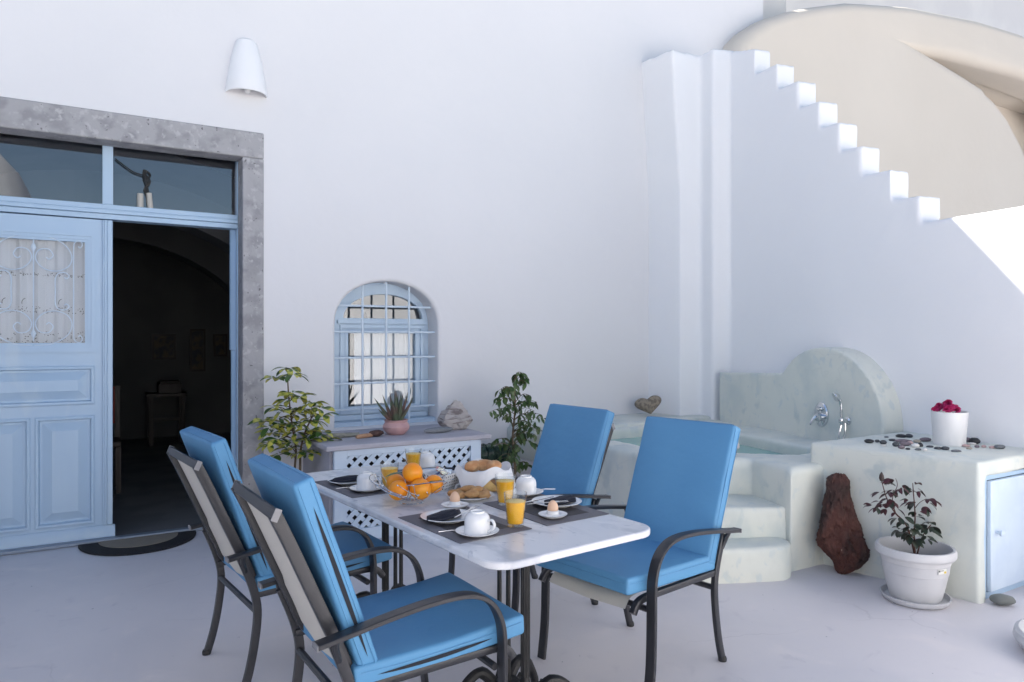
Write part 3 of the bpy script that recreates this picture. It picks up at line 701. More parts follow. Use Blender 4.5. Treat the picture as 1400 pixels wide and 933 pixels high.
for i, (x, y, hw, h, tone, lb) in enumerate(PEB):
    pb = rock(i + 11, hw * 1.12, hw * .82, h * .62, .16, 1.1, 2)
    tag(obj('pebble', pb, TONE[tone], loc=(x, y, .755), rz=R(-31 + random.uniform(-15, 15)), smooth=70), lb, 'pebble', 'pebbles on the cement block')

# flower pot on the block
fp = thing('flower_pot', 'white cylindrical pot of crimson flowers on the cement block', 'potted flowers', (4.62, 2.43, .757))
obj('pot', MB().lathe([(.001, 0), (.084, 0), (.088, .01), (.102, .208), (.098, .209), (.094, .17), (.001, .17)], 36), m_pot, fp)
obj('soil', MB().lathe([(.094, .172), (.05, .178), (.001, .18)], 20), m_soil, fp)
rnd = random.Random(5)
for k in range(17):
    a = rnd.uniform(0, 2 * pi); rr = rnd.uniform(0, .080); c = V((rr * cos(a) - .015, rr * sin(a) + .0, (.210 + rnd.uniform(0, .015) + .042 * (1 - rr / .08))))
    fb = MB()
    for q in range(26):
        d = V((rnd.gauss(0, 1), rnd.gauss(0, 1), rnd.gauss(.4, 1))).normalized(); s1 = d.orthogonal().normalized(); s2 = d.cross(s1)
        p = d * .018
        fb.add([p + s1 * .009, p + s2 * .009 + d * .004, p - s1 * .009, p - s2 * .009 + d * .004, p - d * .012], [(0, 1, 4), (1, 2, 4), (2, 3, 4), (3, 0, 4)])
    obj('blossom', fb, m_flower, fp, loc=c, smooth=0)
lm = leaf_mesh('leaf', m_schefg, .05, .03)
for k in range(10):
    a = 2 * pi * k / 10; o = obj('leaf', lm, parent=fp); place(o, (.04 * cos(a), .04 * sin(a), .19), (cos(a), sin(a), .3))

# red lava rock leaning in the corner
rk = MB(); n = 22; prof = [(.0, .02, .012), (.03, .06, .02), (.08, .10, .03), (.14, .145, .02), (.20, .152, .01), (.26, .138, .0), (.33, .116, -.008), (.40, .097, -.016), (.47, .085, -.02), (.53, .078, -.024), (.57, .064, -.024), (.595, .03, -.02)]
prof = [(q.x, q.y, q.z) for q in spline(prof, 8)]
NR = 80
for zz, r, dx in prof:
    for j in range(NR):
        a = 2 * pi * j / NR; p = V((cos(a), sin(a), zz * 6)); q = V((p.x * 2.6, p.y * 2.6, p.z * 1.1))
        crack = max(0, 1 - abs(noise.noise(q + V((9, 2, 5)))) / .07) * .16 + max(0, 1 - abs(noise.noise(q * 2.1)) / .09) * .09
        rr = r * (1 + .12 * noise.noise(p * 1.3 + V((3, 1, 4))) + .17 * noise.noise(q) + .11 * noise.noise(q * 2.3) + .07 * noise.noise(p * 13) + .04 * noise.noise(p * 29) - crack)
        rk.v.append((dx * 1.6 + rr * .88 * cos(a), rr * .68 * sin(a), zz + .012 * noise.noise(p * 5)))
k_ = len(prof)
rk.f = [(i * NR + j, i * NR + (j + 1) % NR, (i + 1) * NR + (j + 1) % NR, (i + 1) * NR + j) for i in range(k_ - 1) for j in range(NR)] + [tuple(range(NR)), tuple((k_ - 1) * NR + j for j in range(NR))]
ro = obj('lava_rock', rk, m_lava, loc=(3.895, 2.70, 0), rz=R(-40), smooth=50); ro.rotation_euler = (R(-3), R(5), R(-42))
tag(ro, 'rough red brown lava rock standing upright against the cement block', 'rock')
tag(obj('floor_stone', rock(3, .062, .042, .028, .2, 1.2, 3), M('veined_grey_stone', (.17, .18, .17), .6, (.40, .41, .39), 9, .6, .66, 4, 1.5), loc=(4.19, 1.93, 0), rz=R(-40), smooth=70), 'small veined grey stone on the floor at the blue cupboard door', 'stone')
wp = thing('white_planter', 'white rounded planter rim cut off at the right picture edge', 'planter', (3.80, 1.415, 0))
obj('pot', MB().lathe([(.001, 0), (.20, 0), (.245, .02), (.268, .055), (.262, .085), (.245, .095), (.225, .085), (.21, .06), (.001, .06)], 48), m_plastic, wp)
obj('fill', MB().lathe([(.213, .062), (.1, .066), (.001, .067)], 24), m_mat_beige, wp)

# rose in white plastic pot
rp = thing('rose_pot', 'dark red rose bush in a big white plastic pot with saucer', 'potted rose', (3.86, 2.21, 0)); rp.scale = (.88, .88, 1)
obj('saucer', MB().lathe([(.001, 0), (.165, 0), (.185, .012), (.196, .035), (.188, .036), (.172, .014), (.001, .012)], 44), m_plastic, rp)
obj('pot', MB().lathe([(.001, .013), (.135, .013), (.145, .03), (.162, .09), (.178, .16), (.179, .163), (.181, .165), (.188, .215), (.189, .218), (.191, .22), (.194, .243), (.212, .247), (.222, .26), (.222, .285),
                       (.214, .297), (.200, .297), (.192, .28), (.185, .24), (.182, .20), (.001, .195)], 56), m_plastic, rp)
obj('soil', MB().lathe([(.184, .212), (.1, .218), (.001, .22)], 28), m_soil, rp)
st = MB().box(-.03, .03, -.0015, .0015, -.014, .014); T0 = Matrix.Rotation(R(238) + pi / 2 + .25, 4, 'Z')
sk = obj('sticker', MB().box(-.032, .032, -.1905, -.186, .192, .216), M('paper_label', (.75, .75, .72), .5), rp, rz=R(-12))
obj('sticker_print', MB().box(-.03, -.018, -.1915, -.1904, .204, .213).box(-.012, .008, -.1915, -.1904, .208, .211), M('label_ink', (.1, .1, .1), .6), sk)
obj('sticker_print', MB().box(.012, .028, -.1915, -.1904, .194, .205), M('label_yellow', (.65, .5, .06), .6), sk)
rl = [leaf_mesh('leaf', m_rose, .055, .027, .3, .25), leaf_mesh('leaf', m_roseg, .060, .034, .25, .25)]
rnd = random.Random(11)
E_R = V((.86, -.51, 0)); E_F = V((.51, .86, 0))     # sideways and depth in the bush's spread
def cane(pts, r0, r1, par, mat, name='stem'):
    P_ = spline(pts, 5); k = len(P_); obj(name, MB().tube(P_, [r0 + (r1 - r0) * i / (k - 1) for i in range(k)], 7), mat, par); return P_
def rv(a, z, f=0): return E_R * a + E_F * f + V((0, 0, z))
canes = [([rv(.0, .23), rv(-.005, .36), rv(.0, .46), rv(-.01, .58), rv(-.015, .635)], .006, .002),
         ([rv(.0, .24), rv(-.05, .40), rv(-.12, .47), rv(-.17, .54), rv(-.205, .64)], .006, .0025),
         ([rv(-.12, .47), rv(-.14, .55), rv(-.11, .62), rv(-.12, .66)], .003, .0015),
         ([rv(.01, .24), rv(.04, .33), rv(.07, .38), rv(.10, .41)], .005, .002),
         ([rv(0, .33), rv(-.06, .37), rv(-.10, .36)], .003, .0015), ([rv(0, .50), rv(.03, .53), rv(.07, .55)], .0025, .0012),
         ([rv(-.15, .51), rv(-.20, .52), rv(-.24, .5)], .0025, .0012)]
for ci, (pts, r0, r1) in enumerate(canes):
    P_ = cane(pts, r0, r1, rp, m_rstem)
    for i in range(3, len(P_), 2):
        if P_[i].z < .32: continue
        for s in range(2):
            a = rnd.uniform(0, 2 * pi); d = V((cos(a), sin(a), rnd.uniform(-.35, .35)))
            sd_ = d.cross(V((0, 0, 1))).normalized()
            for q, off in enumerate((0, .9, -.9)):
                if rnd.random() < .42: continue
                dd = (d + sd_ * off).normalized(); lo = obj('leaf', rl[1 if (P_[i].z < .47 or rnd.random() < .2) else 0], parent=rp)
                place(lo, P_[i] + d * .035 + dd * .004, dd + V((0, 0, -.25)), roll=rnd.uniform(-.5, .5), s=rnd.uniform(.75, 1.15))
bud = MB().lathe([(.001, -.022), (.010, -.018), (.015, -.003), (.012, .014), (.005, .026), (.001, .03)], 12, T=Matrix.Translation(rv(-.207, .665)))
obj('rose_bud', bud, m_rose, rp)

# ------------------------------------------------------------------ lattice bench below the window
bn = thing('lattice_bench', 'low cement bench with a white blue lattice front below the arched window', 'bench')
obj('top_slab', MB().box(1.395, 2.68, 4.815, 5.619, .645, .682), m_ceil, bn, bev=.01, seg=3)
for x in (1.44, 2.60): obj('side_wall', MB().box(x, x + .035, 4.90, 5.62, 0, .644), m_benchside, bn, bev=.006)
obj('shade_sheet', MB().box(1.476, 2.599, 5.05, 5.07, 0, .644), m_dark, bn)  # dark sheet standing in for the shade behind the lattice
fx0, fx1, fz0, fz1 = 1.545, 2.515, .085, .60
obj('front_frame', MB().box(1.456, fx0, 4.842, 4.88, 0, .643).box(fx1, 2.60, 4.842, 4.88, 0, .643).box(fx0, fx1, 4.842, 4.88, 0, fz0).box(fx0, fx1, 4.842, 4.88, fz1, .643), m_bluewhite, bn, bev=.003)
def clip(poly, x0, x1, z0, z1):
    for ax, lim, sg in ((0, x0, 1), (0, x1, -1), (1, z0, 1), (1, z1, -1)):
        o = []
        for i in range(len(poly)):
            a, b = poly[i - 1], poly[i]; da, db = sg * (a[ax] - lim), sg * (b[ax] - lim)
            if (da >= 0) != (db >= 0):
                t = da / (da - db); o.append((a[0] + (b[0] - a[0]) * t, a[1] + (b[1] - a[1]) * t))
            if db >= 0: o.append(b)
        poly = o
        if not poly: return []
    return poly
pitch = .0815; wid = .0295
for dr in (1, -1):
    k = -14
    while k < 26:
        c = fx0 + .02 + k * pitch; h = wid / sqrt(2) * 1.0
        poly = [(c - h, fz0), (c + h, fz0), (c + h + dr * (fz1 - fz0), fz1), (c - h + dr * (fz1 - fz0), fz1)]
        poly = clip(poly, fx0, fx1, fz0, fz1); k += 1
        if len(poly) >= 3 and max(p[0] for p in poly) - min(p[0] for p in poly) > .02:
            y = 4.852 if dr == 1 else 4.861
            obj('slat', MB().prism(poly, y, y + .0085, 'xz'), m_bluewhite, bn, smooth=0)

# things on the bench
al = thing('aloe_pot', 'small aloe in a round pink pot on the bench below the window', 'potted aloe', (2.045, 5.19, .682))
obj('pot', MB().lathe([(.001, 0), (.062, 0), (.07, .006), (.098, .035), (.104, .06), (.092, .085), (.084, .094), (.090, .105), (.094, .112), (.086, .113), (.076, .095), (.001, .09)], 36), m_pinkpot, al)
obj('soil', MB().lathe([(.078, .094), (.001, .097)], 18), m_soil, al)
rnd = random.Random(2)
for i, (a, tl, ln) in enumerate([(15, .75, .21), (60, .35, .24), (110, .25, .25), (150, .7, .25), (190, .95, .17), (235, .5, .22), (285, .3, .25), (325, .55, .24), (80, .12, .27), (250, .15, .26), (170, .4, .25), (0, .35, .26), (30, .2, .24), (205, .25, .23)]):
    a = R(a); d = V((cos(a), sin(a), 0)); pts = []
    for j in range(6):
        t = j / 5; pts.append(d * (.02 + ln * tl * t * (1 - .15 * t)) + V((0, 0, .09 + ln * t * (1 - tl * .35))))
    obj('leaf', MB().tube(pts, [.017, .0165, .014, .0105, .006, .001], 6), m_aloe, al)
lr = rock(21, .125, .085, .105, .30, 1.5, 4, True, .5)
lr.v = [(x * (1.08 - .30 * z / .2), y * (1.1 - .3 * z / .2), z + .008 * math.floor((z + .006 * noise.noise(V((x, y, z)) * 20)) / .02) * .5) for x, y, z in lr.v]
tag(obj('layered_rock', lr, m_layer, loc=(2.565, 5.22, .681), rz=R(-20), smooth=30), 'pale layered rock standing on the right of the bench top', 'rock')
tag(obj('slate', rock(8, .125, .04, .022, .15, 1.1, 3), m_slate, loc=(2.365, 5.10, .68), rz=R(-4), smooth=60), 'long flat grey slate stone on the bench beside the aloe pot', 'stone')
tag(obj('driftwood', MB().tube(spline([(-.15, -.02, .016), (-.08, -.005, .02), (.0, .004, .019), (.13, .02, .016)], 5), [.014] * 3 + [.019] * 10 + [.016] * 3, 9), m_drift, loc=(1.625, 5.20, .681), rz=R(-4)), 'grey driftwood stick at the left of the bench top', 'driftwood')
tag(obj('tan_stick', MB().tube(spline([(-.07, -.02, .016), (0, 0, .018), (.07, .022, .016)], 4), [.010, .014, .016, .016, .017, .017, .016, .015, .012], 9), m_tan, loc=(1.76, 5.10, .681)), 'tan stick end lying next to the brown shell on the bench', 'stick')
tag(obj('shell', rock(15, .062, .036, .024, .25, 1.8, 3, False, .5), m_brown, loc=(1.865, 5.135, .681), rz=R(12), smooth=60), 'dark brown rough shell on the bench left of the aloe pot', 'shell')

# dark green vessel on a grey ledge right of the bench
ld = tag(obj('cement_ledge', MB().box(2.75, 3.26, 5.08, 5.618, 0, .375), m_benchside, bev=.02), 'low grey cement ledge between the bench and the tub', 'ledge')
gv = thing('green_vessel', 'dark green ribbed vessel lying on the ledge behind the ficus', 'vessel', (2.93, 5.22, .375))
prf = [(.001, -.17), (.03, -.165), (.06, -.14), (.082, -.08), (.085, 0), (.085, .12), (.07, .16), (.05, .18), (.05, .2), (.001, .2)]
obj('body', MB().lathe(prf, 22, T=Matrix.Translation((0, 0, .082)) @ Matrix.Rotation(pi / 2, 4, 'Y')), m_green, gv)
rbm = MB()
for x in (-.10, -.04, .02, .08): rbm.lathe([(.083, -.006), (.09, 0), (.083, .006)], 22, T=Matrix.Translation((x, 0, .082)) @ Matrix.Rotation(pi / 2, 4, 'Y'))
obj('rib', rbm, m_green, gv)

# ------------------------------------------------------------------ plants by the wall
sp = thing('schefflera', 'variegated yellow green umbrella plant beside the stone door jamb', 'potted plant', (1.29, 5.26, 0)); sp.scale = (.86, .86, 1)
obj('pot', MB().lathe([(.001, 0), (.11, 0), (.145, .26), (.155, .26), (.158, .30), (.145, .30), (.135, .25), (.001, .25)], 28), m_terra, sp)
obj('soil', MB().lathe([(.136, .252), (.001, .258)], 18), m_soil, sp)
sl = [leaf_mesh('leaf', m_schef, .118, .056, .2, .45, 0, .62), leaf_mesh('leaf', m_schefg, .118, .054, .2, .45, 0, .62)]
rnd = random.Random(23)
def sv(a, z, f=0): return E_R * a + E_F * f + V((0, 0, z))
heads = [(-.06, 1.20, .03), (.0, 1.16, -.05), (-.17, 1.13, .02), (-.03, 1.02, .0), (.06, 1.0, -.06), (-.15, .92, -.02), (-.06, .90, -.09), (.10, .90, .02), (.16, .95, -.04), (-.24, .82, -.03), (-.18, .78, -.07), (-.02, .80, -.1),
         (.06, .80, -.1), (.17, .82, -.06), (.23, .86, .0), (-.10, .70, -.1), (.02, .68, -.1), (.13, .70, -.09), (.23, .74, -.05), (-.19, .66, -.05), (.27, .68, -.01), (.08, .60, -.1), (.15, .60, -.08), (-.01, .86, .06), (.1, .74, .06), (-.1, .78, .08), (.2, .9, .06), (-.22, .72, .05), (-.12, .58, -.02), (-.06, .97, .04), (.05, .9, .0), (.0, .73, .02), (-.13, .84, .0), (.13, .82, .04), (.19, .72, .03), (-.05, .62, .0)]
trunk = [cane([sv(.01, .25), sv(.0, .45), sv(.01, .62), sv(-.02, .78), sv(-.05, 1.0), sv(-.06, 1.16)], .011, .005, sp, m_stem),
         cane([sv(.03, .25), sv(.045, .45), sv(.05, .6), sv(.08, .72), sv(.14, .84)], .013, .006, sp, m_stem)]
for hx, hz, hf in heads:
    hp_ = sv(hx, hz, hf); best = min([p for t in trunk for p in t], key=lambda p: (p - hp_).length + max(0, p.z - hp_.z + .02) * 2)
    cane([best, (best + hp_) / 2 + V((0, 0, .02)), hp_], .004, .0025, sp, m_stem, 'branch')
    nl = rnd.randint(7, 8); a0 = rnd.uniform(0, 6)
    for k in range(nl):
        a = a0 + 2 * pi * k / nl; d = V((cos(a), sin(a), rnd.uniform(-.1, .45)))
        lo = obj('leaf', sl[0 if rnd.random() < .74 else 1], parent=sp)
        place(lo, hp_ + d * .018, d, roll=rnd.uniform(-.4, .4), s=rnd.uniform(.7, 1.12))
fc = thing('ficus', 'slender weeping ficus with small dark leaves between bench and tub', 'potted plant', (2.99, 5.0, 0))
obj('pot', MB().lathe([(.001, 0), (.12, 0), (.14, .16), (.15, .16), (.15, .19), (.135, .19), (.13, .15), (.001, .15)], 28), m_terra, fc)
obj('soil', MB().lathe([(.131, .152), (.001, .155)], 18), m_soil, fc)
fl = [leaf_mesh('leaf', m_ficus, .062, .032, .2, .45), leaf_mesh('leaf', M('ficus_leaf_light', (.085, .125, .04), .4), .062, .03, .2, .4)]
rnd = random.Random(31)
tr = cane([sv(.0, .15), sv(.01, .35), sv(-.01, .6), sv(.01, .85), sv(.0, 1.05), sv(.005, 1.12)], .013, .003, fc, m_stem, 'trunk')
nleaf = 0; cloud = [MB(), MB()]
for b in range(46):
    z = .34 + .74 * ((b * 7) % 46) / 45; base = min(tr, key=lambda p: abs(p.z - z)); a = rnd.uniform(0, 2 * pi)
    wz = .31 * (1 - max(0, (z - .72) / .42) ** 1.1 * .82) * (1 if z > .55 else .78); ln = wz * rnd.uniform(.45, 1)
    d = V((cos(a), sin(a), .55)); e = base + V((cos(a) * ln, sin(a) * ln * .8, rnd.uniform(.0, .07)))
    P_ = cane([base, (base + e) / 2 + V((0, 0, .04)), e], .0035, .0012, fc, m_stem, 'branch')
    for i in range(2, len(P_)):
        if rnd.random() < .15: continue
        nleaf += 1
        if nleaf > 298:
            for q in range(1):
                a2 = rnd.uniform(0, 2 * pi); bake(cloud[rnd.random() < .3], fl[0], P_[i], V((cos(a2), sin(a2), rnd.uniform(-1.3, -.1))), rnd.uniform(-.8, .8), rnd.uniform(.75, 1.1))
            continue
        a2 = rnd.uniform(0, 2 * pi); dd = V((cos(a2), sin(a2), rnd.uniform(-1.3, -.1)))
        lo = obj('leaf', fl[0 if rnd.random() < .7 else 1], parent=fc); place(lo, P_[i], dd, roll=rnd.uniform(-.8, .8), s=rnd.uniform(.75, 1.15))

for k in (0, 1): o_ = obj('foliage', cloud[k], fl[k].materials[0], fc, smooth=60); o_['kind'] = 'stuff'
# door mat
dm = thing('door_mat', 'black half-round door mat with a beige centre at the open door', 'door mat', (.31, 5.695, 0))
def half(a, b, n=26): return [(-a * cos(pi * i / n), -b * max(0, sin(pi * i / n)) ** .92) for i in range(n + 1)]
obj('rim', MB().prism(half(.37, .42), .001, .012), m_mat_black, dm, bev=.004)
obj('centre', MB().prism([(x, y - .004) for x, y in half(.25, .26)], .0125, .015), m_mat_beige, dm)

# ------------------------------------------------------------------ chairs
def cushion(L, W, T, sag=0, crown=.008):
    """upholstered slab lying in x-y, rounded edges, slightly puffed"""
    bm = bmesh.new(); bmesh.ops.create_cube(bm, size=1)
    for vt in bm.verts: vt.co = (vt.co.x * L, vt.co.y * W, vt.co.z * T)
    bmesh.ops.bevel(bm, geom=list(bm.edges), offset=.013, segments=3, profile=.6, affect='EDGES')
    for ax, ext in ((V((1, 0, 0)), L), (V((0, 1, 0)), W)):
        for k in range(1, 10):
            bmesh.ops.bisect_plane(bm, geom=bm.verts[:] + bm.edges[:] + bm.faces[:], plane_co=ax * (ext * (k / 10 - .5)), plane_no=ax)
    for vt in bm.verts:
        x, y, z = vt.co; u, v_ = 2 * x / L, 2 * y / W
        f = max(0, 1 - u ** 4) * max(0, 1 - v_ ** 4)
        vt.co.z += (crown * f if z > 0 else -crown * .4 * f) - sag * (1 - u * u) + .0035 * noise.noise(V((x * 7, y * 7, L)))
        vt.co.y += .004 * noise.noise(V((x * 9, z * 5, 3))) * (1 if abs(v_) > .9 else 0)
    mb = MB(); bm.verts.index_update(); mb.v = [tuple(v.co) for v in bm.verts]; mb.f = [tuple(v.index for v in f.verts) for f in bm.faces]; bm.free()
    return mb
def slit(L, T, W, x0, x1, z, hh, sag=0, side=-1):
    """dark gaping zip opening along one side face"""
    mb = MB()
    for s in (side,):
        n = 14; up = []; dn = []
        for i in range(n + 1):
            t = i / n; x = x0 + (x1 - x0) * t; h = hh * sin(pi * t) ** .7; zz = z - sag * (1 - (2 * x / L) ** 2)
            up.append((x, s * (W / 2 + .0022), zz + h / 2)); dn.append((x, s * (W / 2 + .0022), zz - h / 2))
        vs = up + dn; mb.add(vs, [(i, i + 1, n + 2 + i, n + 1 + i) for i in range(n)])
    return mb
def seam(L, W, T, z, sag=0):
    mb = MB(); r = .022; pts = []
    for cx, cy, a0 in ((L / 2 - r, W / 2 - r, 0), (-L / 2 + r, W / 2 - r, 90), (-L / 2 + r, -W / 2 + r, 180), (L / 2 - r, -W / 2 + r, 270)):
        for k in range(4): a = R(a0 + 30 * k); pts.append((cx + (r + .001) * cos(a), cy + (r + .001) * sin(a)))
    full = []
    for i in range(len(pts)):
        a, b = pts[i], pts[(i + 1) % len(pts)]; m = max(1, int(math.hypot(b[0] - a[0], b[1] - a[1]) / .06))
        for q in range(m): full.append((a[0] + (b[0] - a[0]) * q / m, a[1] + (b[1] - a[1]) * q / m))
    full.append(full[0])
    mb.tube([(x, y, z - sag * (1 - (2 * x / L) ** 2)) for x, y in full], .0022, 5, caps=False)
    return mb
def make_chair(label, group, worn=True, sx=0, sy=0):
    c = thing('garden_chair', label, 'chair', group=group)
    BW = .515 if worn else .495; S = .221; sag = .012 if worn else .002
    brail = spline([(-.470, 0, .935), (-.43, 0, .85), (-.36, 0, .69), (-.29, 0, .53), (-.255, 0, .445), (-.225, 0, .415)], 5)
    srail = spline([(-.27, 0, .40), (-.19, 0, .402), (-.05, 0, .404), (.12, 0, .407), (.23, 0, .407), (.275, 0, .395), (.302, 0, .362)], 5)
    rail = brail + srail[6:]
    for s in (1, -1):
        obj('back_rail', MB().tube([p + V((0, s * S, 0)) for p in brail], 0, 12, w=.030, h=.037, axis=(0, 1, 0)), m_metal, c)
        obj('seat_rail', MB().tube([p + V((0, s * (S + .03), 0)) for p in srail], 0, 12, w=.026, h=.026, axis=(0, 1, 0)), m_metal, c)
        bl = obj('rear_leg', MB().tube([V((p.x, s * (S + .036), p.z)) for p in spline([(-.315, 0, .0), (-.285, 0, .10), (-.262, 0, .22), (-.252, 0, .34), (-.272, 0, .44), (-.318, 0, .56)], 5)], 0, 10, w=.022, h=.032, axis=(0, 1, 0)), m_metal, c)
        obj('foot', MB().lathe([(.001, 0), (.018, 0), (.019, .012), (.016, .02), (.001, .02)], 12, T=Matrix.Translation((-.315, s * (S + .036), 0))), m_cast, bl)
        arm = spline([(-.375, 0, .572), (-.30, 0, .583), (-.18, 0, .602), (-.05, 0, .618), (.06, 0, .622), (.135, 0, .610), (.19, 0, .575), (.222, 0, .52), (.235, 0, .45), (.237, 0, .30), (.243, 0, .15), (.262, 0, .0)], 6)
        ar = obj('armrest', MB().tube([p + V((0, s * .292, 0)) for p in arm], 0, 12, w=.044, h=.017, axis=(0, 1, 0)), m_metal, c)
        obj('end_cap', MB().box(-.381, -.3755, s * .292 - .022, s * .292 + .022, .562, .581), m_cap, ar, bev=.003)
        obj('arm_bracket', MB().tube([(-.30, s * .262, .50), (-.315, s * .275, .545), (-.318, s * .29, .578)], .010, 8), m_metal, c)
    obj('top_bar', MB().box(-.487, -.455, -.238, .238, .925, .943, T=Matrix.Translation((-.47, 0, .935)) @ Matrix.Rotation(R(-66), 4, 'Y') @ Matrix.Translation((.47, 0, -.935))), m_metal, c, bev=.004)
    tb_ = c.children[-1]
    for s in (1, -1):
        obj('end_cap', MB().box(-.488, -.452, s * .2385 - .0025, s * .2385 + .0025, .9245, .9435, T=Matrix.Translation((-.47, 0, .935)) @ Matrix.Rotation(R(-66), 4, 'Y') @ Matrix.Translation((.47, 0, -.935))), m_cap, tb_)
    obj('cross_bar', MB().tube([(-.255, -.25, .335), (-.255, .25, .335)], .0125, 8), m_metal, c)
    obj('cross_bar', MB().tube([(.215, -.28, .36), (.215, .28, .36)], .0125, 8), m_metal, c)
    sb_ = MB(); vs = []; n = len(rail)
    for p in rail:
        f = .014 * max(0, min(1, (p.z - .40) / .1)); k = -.006 if p.z < .6 else .0
        vs += [(p.x + f * .3 + k, -S + .012, p.z + (.006 - f * .4)), (p.x + f * .3 - .008 + k, 0, p.z - .012 + (.006 - f * .4)), (p.x + f * .3 + k, S - .012, p.z + (.006 - f * .4))]
    sb_.add(vs, [(3 * i + j, 3 * i + 3 + j, 3 * i + 4 + j, 3 * i + 1 + j) for i in range(n - 1) for j in (0, 1)])
    obj('sling', sb_, m_sling, c)
    sc = obj('seat_cushion', cushion(.60, .525, .066, sag), m_fabric, c, loc=(.045, 0, .452 if worn else .462), smooth=50); sc.rotation_euler = (0, R(-2.5), 0)
    if worn: obj('zip_slit', slit(.60, .066, .525, -.23, .17, -.004, .013, .012), m_slit, sc)
    obj('seam', seam(.60, .525, .066, .010, sag), m_fabric, sc)
    bc = obj('back_cushion', cushion(.62, BW, .062, 0, .012), m_fabric, c, smooth=50)
    p0, p1 = V((-.198 + sx * .6, sy, .445)), V((-.40 + sx, sy, 1.02)); d = (p1 - p0).normalized()
    place(bc, (p0 + p1) / 2 , d, V((1, 0, .3)))
    if worn: obj('zip_slit', slit(.62, .062, BW, -.26, .23, .002, .014, 0, 1), m_slit, bc)
    obj('seam', seam(.62, BW, .062, .018), m_fabric, bc); obj('seam', seam(.62, BW, .062, -.018), m_fabric, bc)
    return c
GRP = 'blue cushioned garden chairs round the marble table'
ch = make_chair('blue cushioned metal chair nearest the viewer on the left of the marble table', GRP)
ch.location = (.90, 2.275, 0); ch.rotation_euler.z = R(3)
dup(ch, (.80, 3.24, 0), R(6.5), 'blue cushioned metal chair farther back on the left, in front of the dark doorway')
ch = make_chair('blue cushioned metal chair in front at the right of the table, before the tub steps', GRP, False, -.035, .015)
ch.location = (2.045, 2.42, 0); ch.rotation_euler.z = R(191)
dup(ch, (1.99, 3.275, 0), R(186), 'blue cushioned metal chair behind at the right of the table, beside the ficus')

# ------------------------------------------------------------------ table
TR = R(6.0)
tbl = thing('marble_table', 'long white grey marble table on black cast iron pedestals laid for breakfast', 'table', (1.3125, 2.768, 0), TR)
TL, TW, r = 1.77, .72, .085
tp = []
for cx, cy, a0 in ((TW / 2 - r, TL / 2 - r, 0), (-TW / 2 + r, TL / 2 - r, 90), (-TW / 2 + r, -TL / 2 + r, 180), (TW / 2 - r, -TL / 2 + r, 270)):
    for k in range(9): a = R(a0 + 90 * k / 8); tp.append((cx + r * cos(a), cy + r * sin(a)))
obj('table_top', MB().prism(tp, .716, .742), m_marble, tbl, bev=.007, seg=3)
for sg in (-1, 1):
    pd = MB(); Yp = lambda q: sg * (TL / 2 - q)
    ps = obj('pedestal', pd.box(-.06, .06, min(Yp(.24), Yp(.50)), max(Yp(.24), Yp(.50)), .703, .714), m_cast, tbl, bev=.003)
    y = Yp(.325)
    col = MB().lathe([(.030, .12), (.034, .14), (.022, .16), (.016, .18), (.0145, .40), (.015, .60), (.023, .63), (.018, .645), (.030, .67), (.036, .70), (.036, .702)], 20, T=Matrix.Translation((0, y, 0)))
    for k in range(10):
        a = 2 * pi * k / 10; col.tube([(.0145 * cos(a), y + .0145 * sin(a), .19), (.0145 * cos(a), y + .0145 * sin(a), .61)], .0032, 6)
    obj('fluted_column', col, m_cast, ps)
    for q in (.43, .487):
        yy = Yp(q); obj('rod', MB().lathe([(.018, .12), (.010, .15), (.0085, .60), (.012, .63), (.019, .66), (.019, .70)], 12, T=Matrix.Translation((0, yy, 0))), m_cast, ps)
    obj('arch_bracket', MB().tube(spline([(0, Yp(.43), .61), (0, Yp(.438), .645), (0, Yp(.4585), .66), (0, Yp(.479), .645), (0, Yp(.487), .61)], 4), .011, 8).box(-.014, .014, min(Yp(.42), Yp(.497)), max(Yp(.42), Yp(.497)), .655, .70), m_cast, ps)
    obj('base_block', MB().box(-.05, .05, min(Yp(.28), Yp(.49)), max(Yp(.28), Yp(.49)), .085, .135), m_cast, ps, bev=.012)
    for sx in (1, -1):
        for q, dy in ((.31, -.10), (.47, .05)):
            ft = MB(); y0 = Yp(q); y1 = Yp(q + dy)
            ft.tube(spline([(sx * .03, y0, .11), (sx * .085, (y0 * .7 + y1 * .3), .165), (sx * .14, (y0 + y1) / 2, .14), (sx * .18, y0 * .3 + y1 * .7, .075), (sx * .205, y1, .022), (sx * .235, y1, .015), (sx * .245, y1, .03)], 5),
                    [.022] * 6 + [.019] * 6 + [.017] * 6 + [.015] * 6 + [.014] * 7, 10)
            ft.tube(spline([(sx * .05, y0, .10), (sx * .085, y0 * .6 + y1 * .4, .085), (sx * .11, (y0 + y1) / 2, .105)], 4), .009, 8)
            obj('scroll_foot', ft, m_cast, ps)

TT = .742
def placemat(cx, cy, label, rz):
    p = thing('placemat', label, 'placemat', (cx, cy, TT), rz, 'grey brown placemats')
    obj('border', MB().box(-.152, .152, -.215, .215, .0006, .0026), m_mat, p, smooth=0)
    obj('field', MB().box(-.10, .10, -.155, .155, .0027, .0034), m_mat2, p, smooth=0)
placemat(1.182, 2.340, 'grey brown placemat at the near left corner of the marble table', R(6.5))
placemat(1.560, 2.375, 'grey brown placemat at the near right side of the marble table', R(4.5))
placemat(1.090, 3.175, 'grey brown placemat at the far left end of the marble table', R(6.5))
placemat(1.46, 3.245, 'grey brown placemat at the far right end of the marble table', R(5))
TT2 = TT + .0036

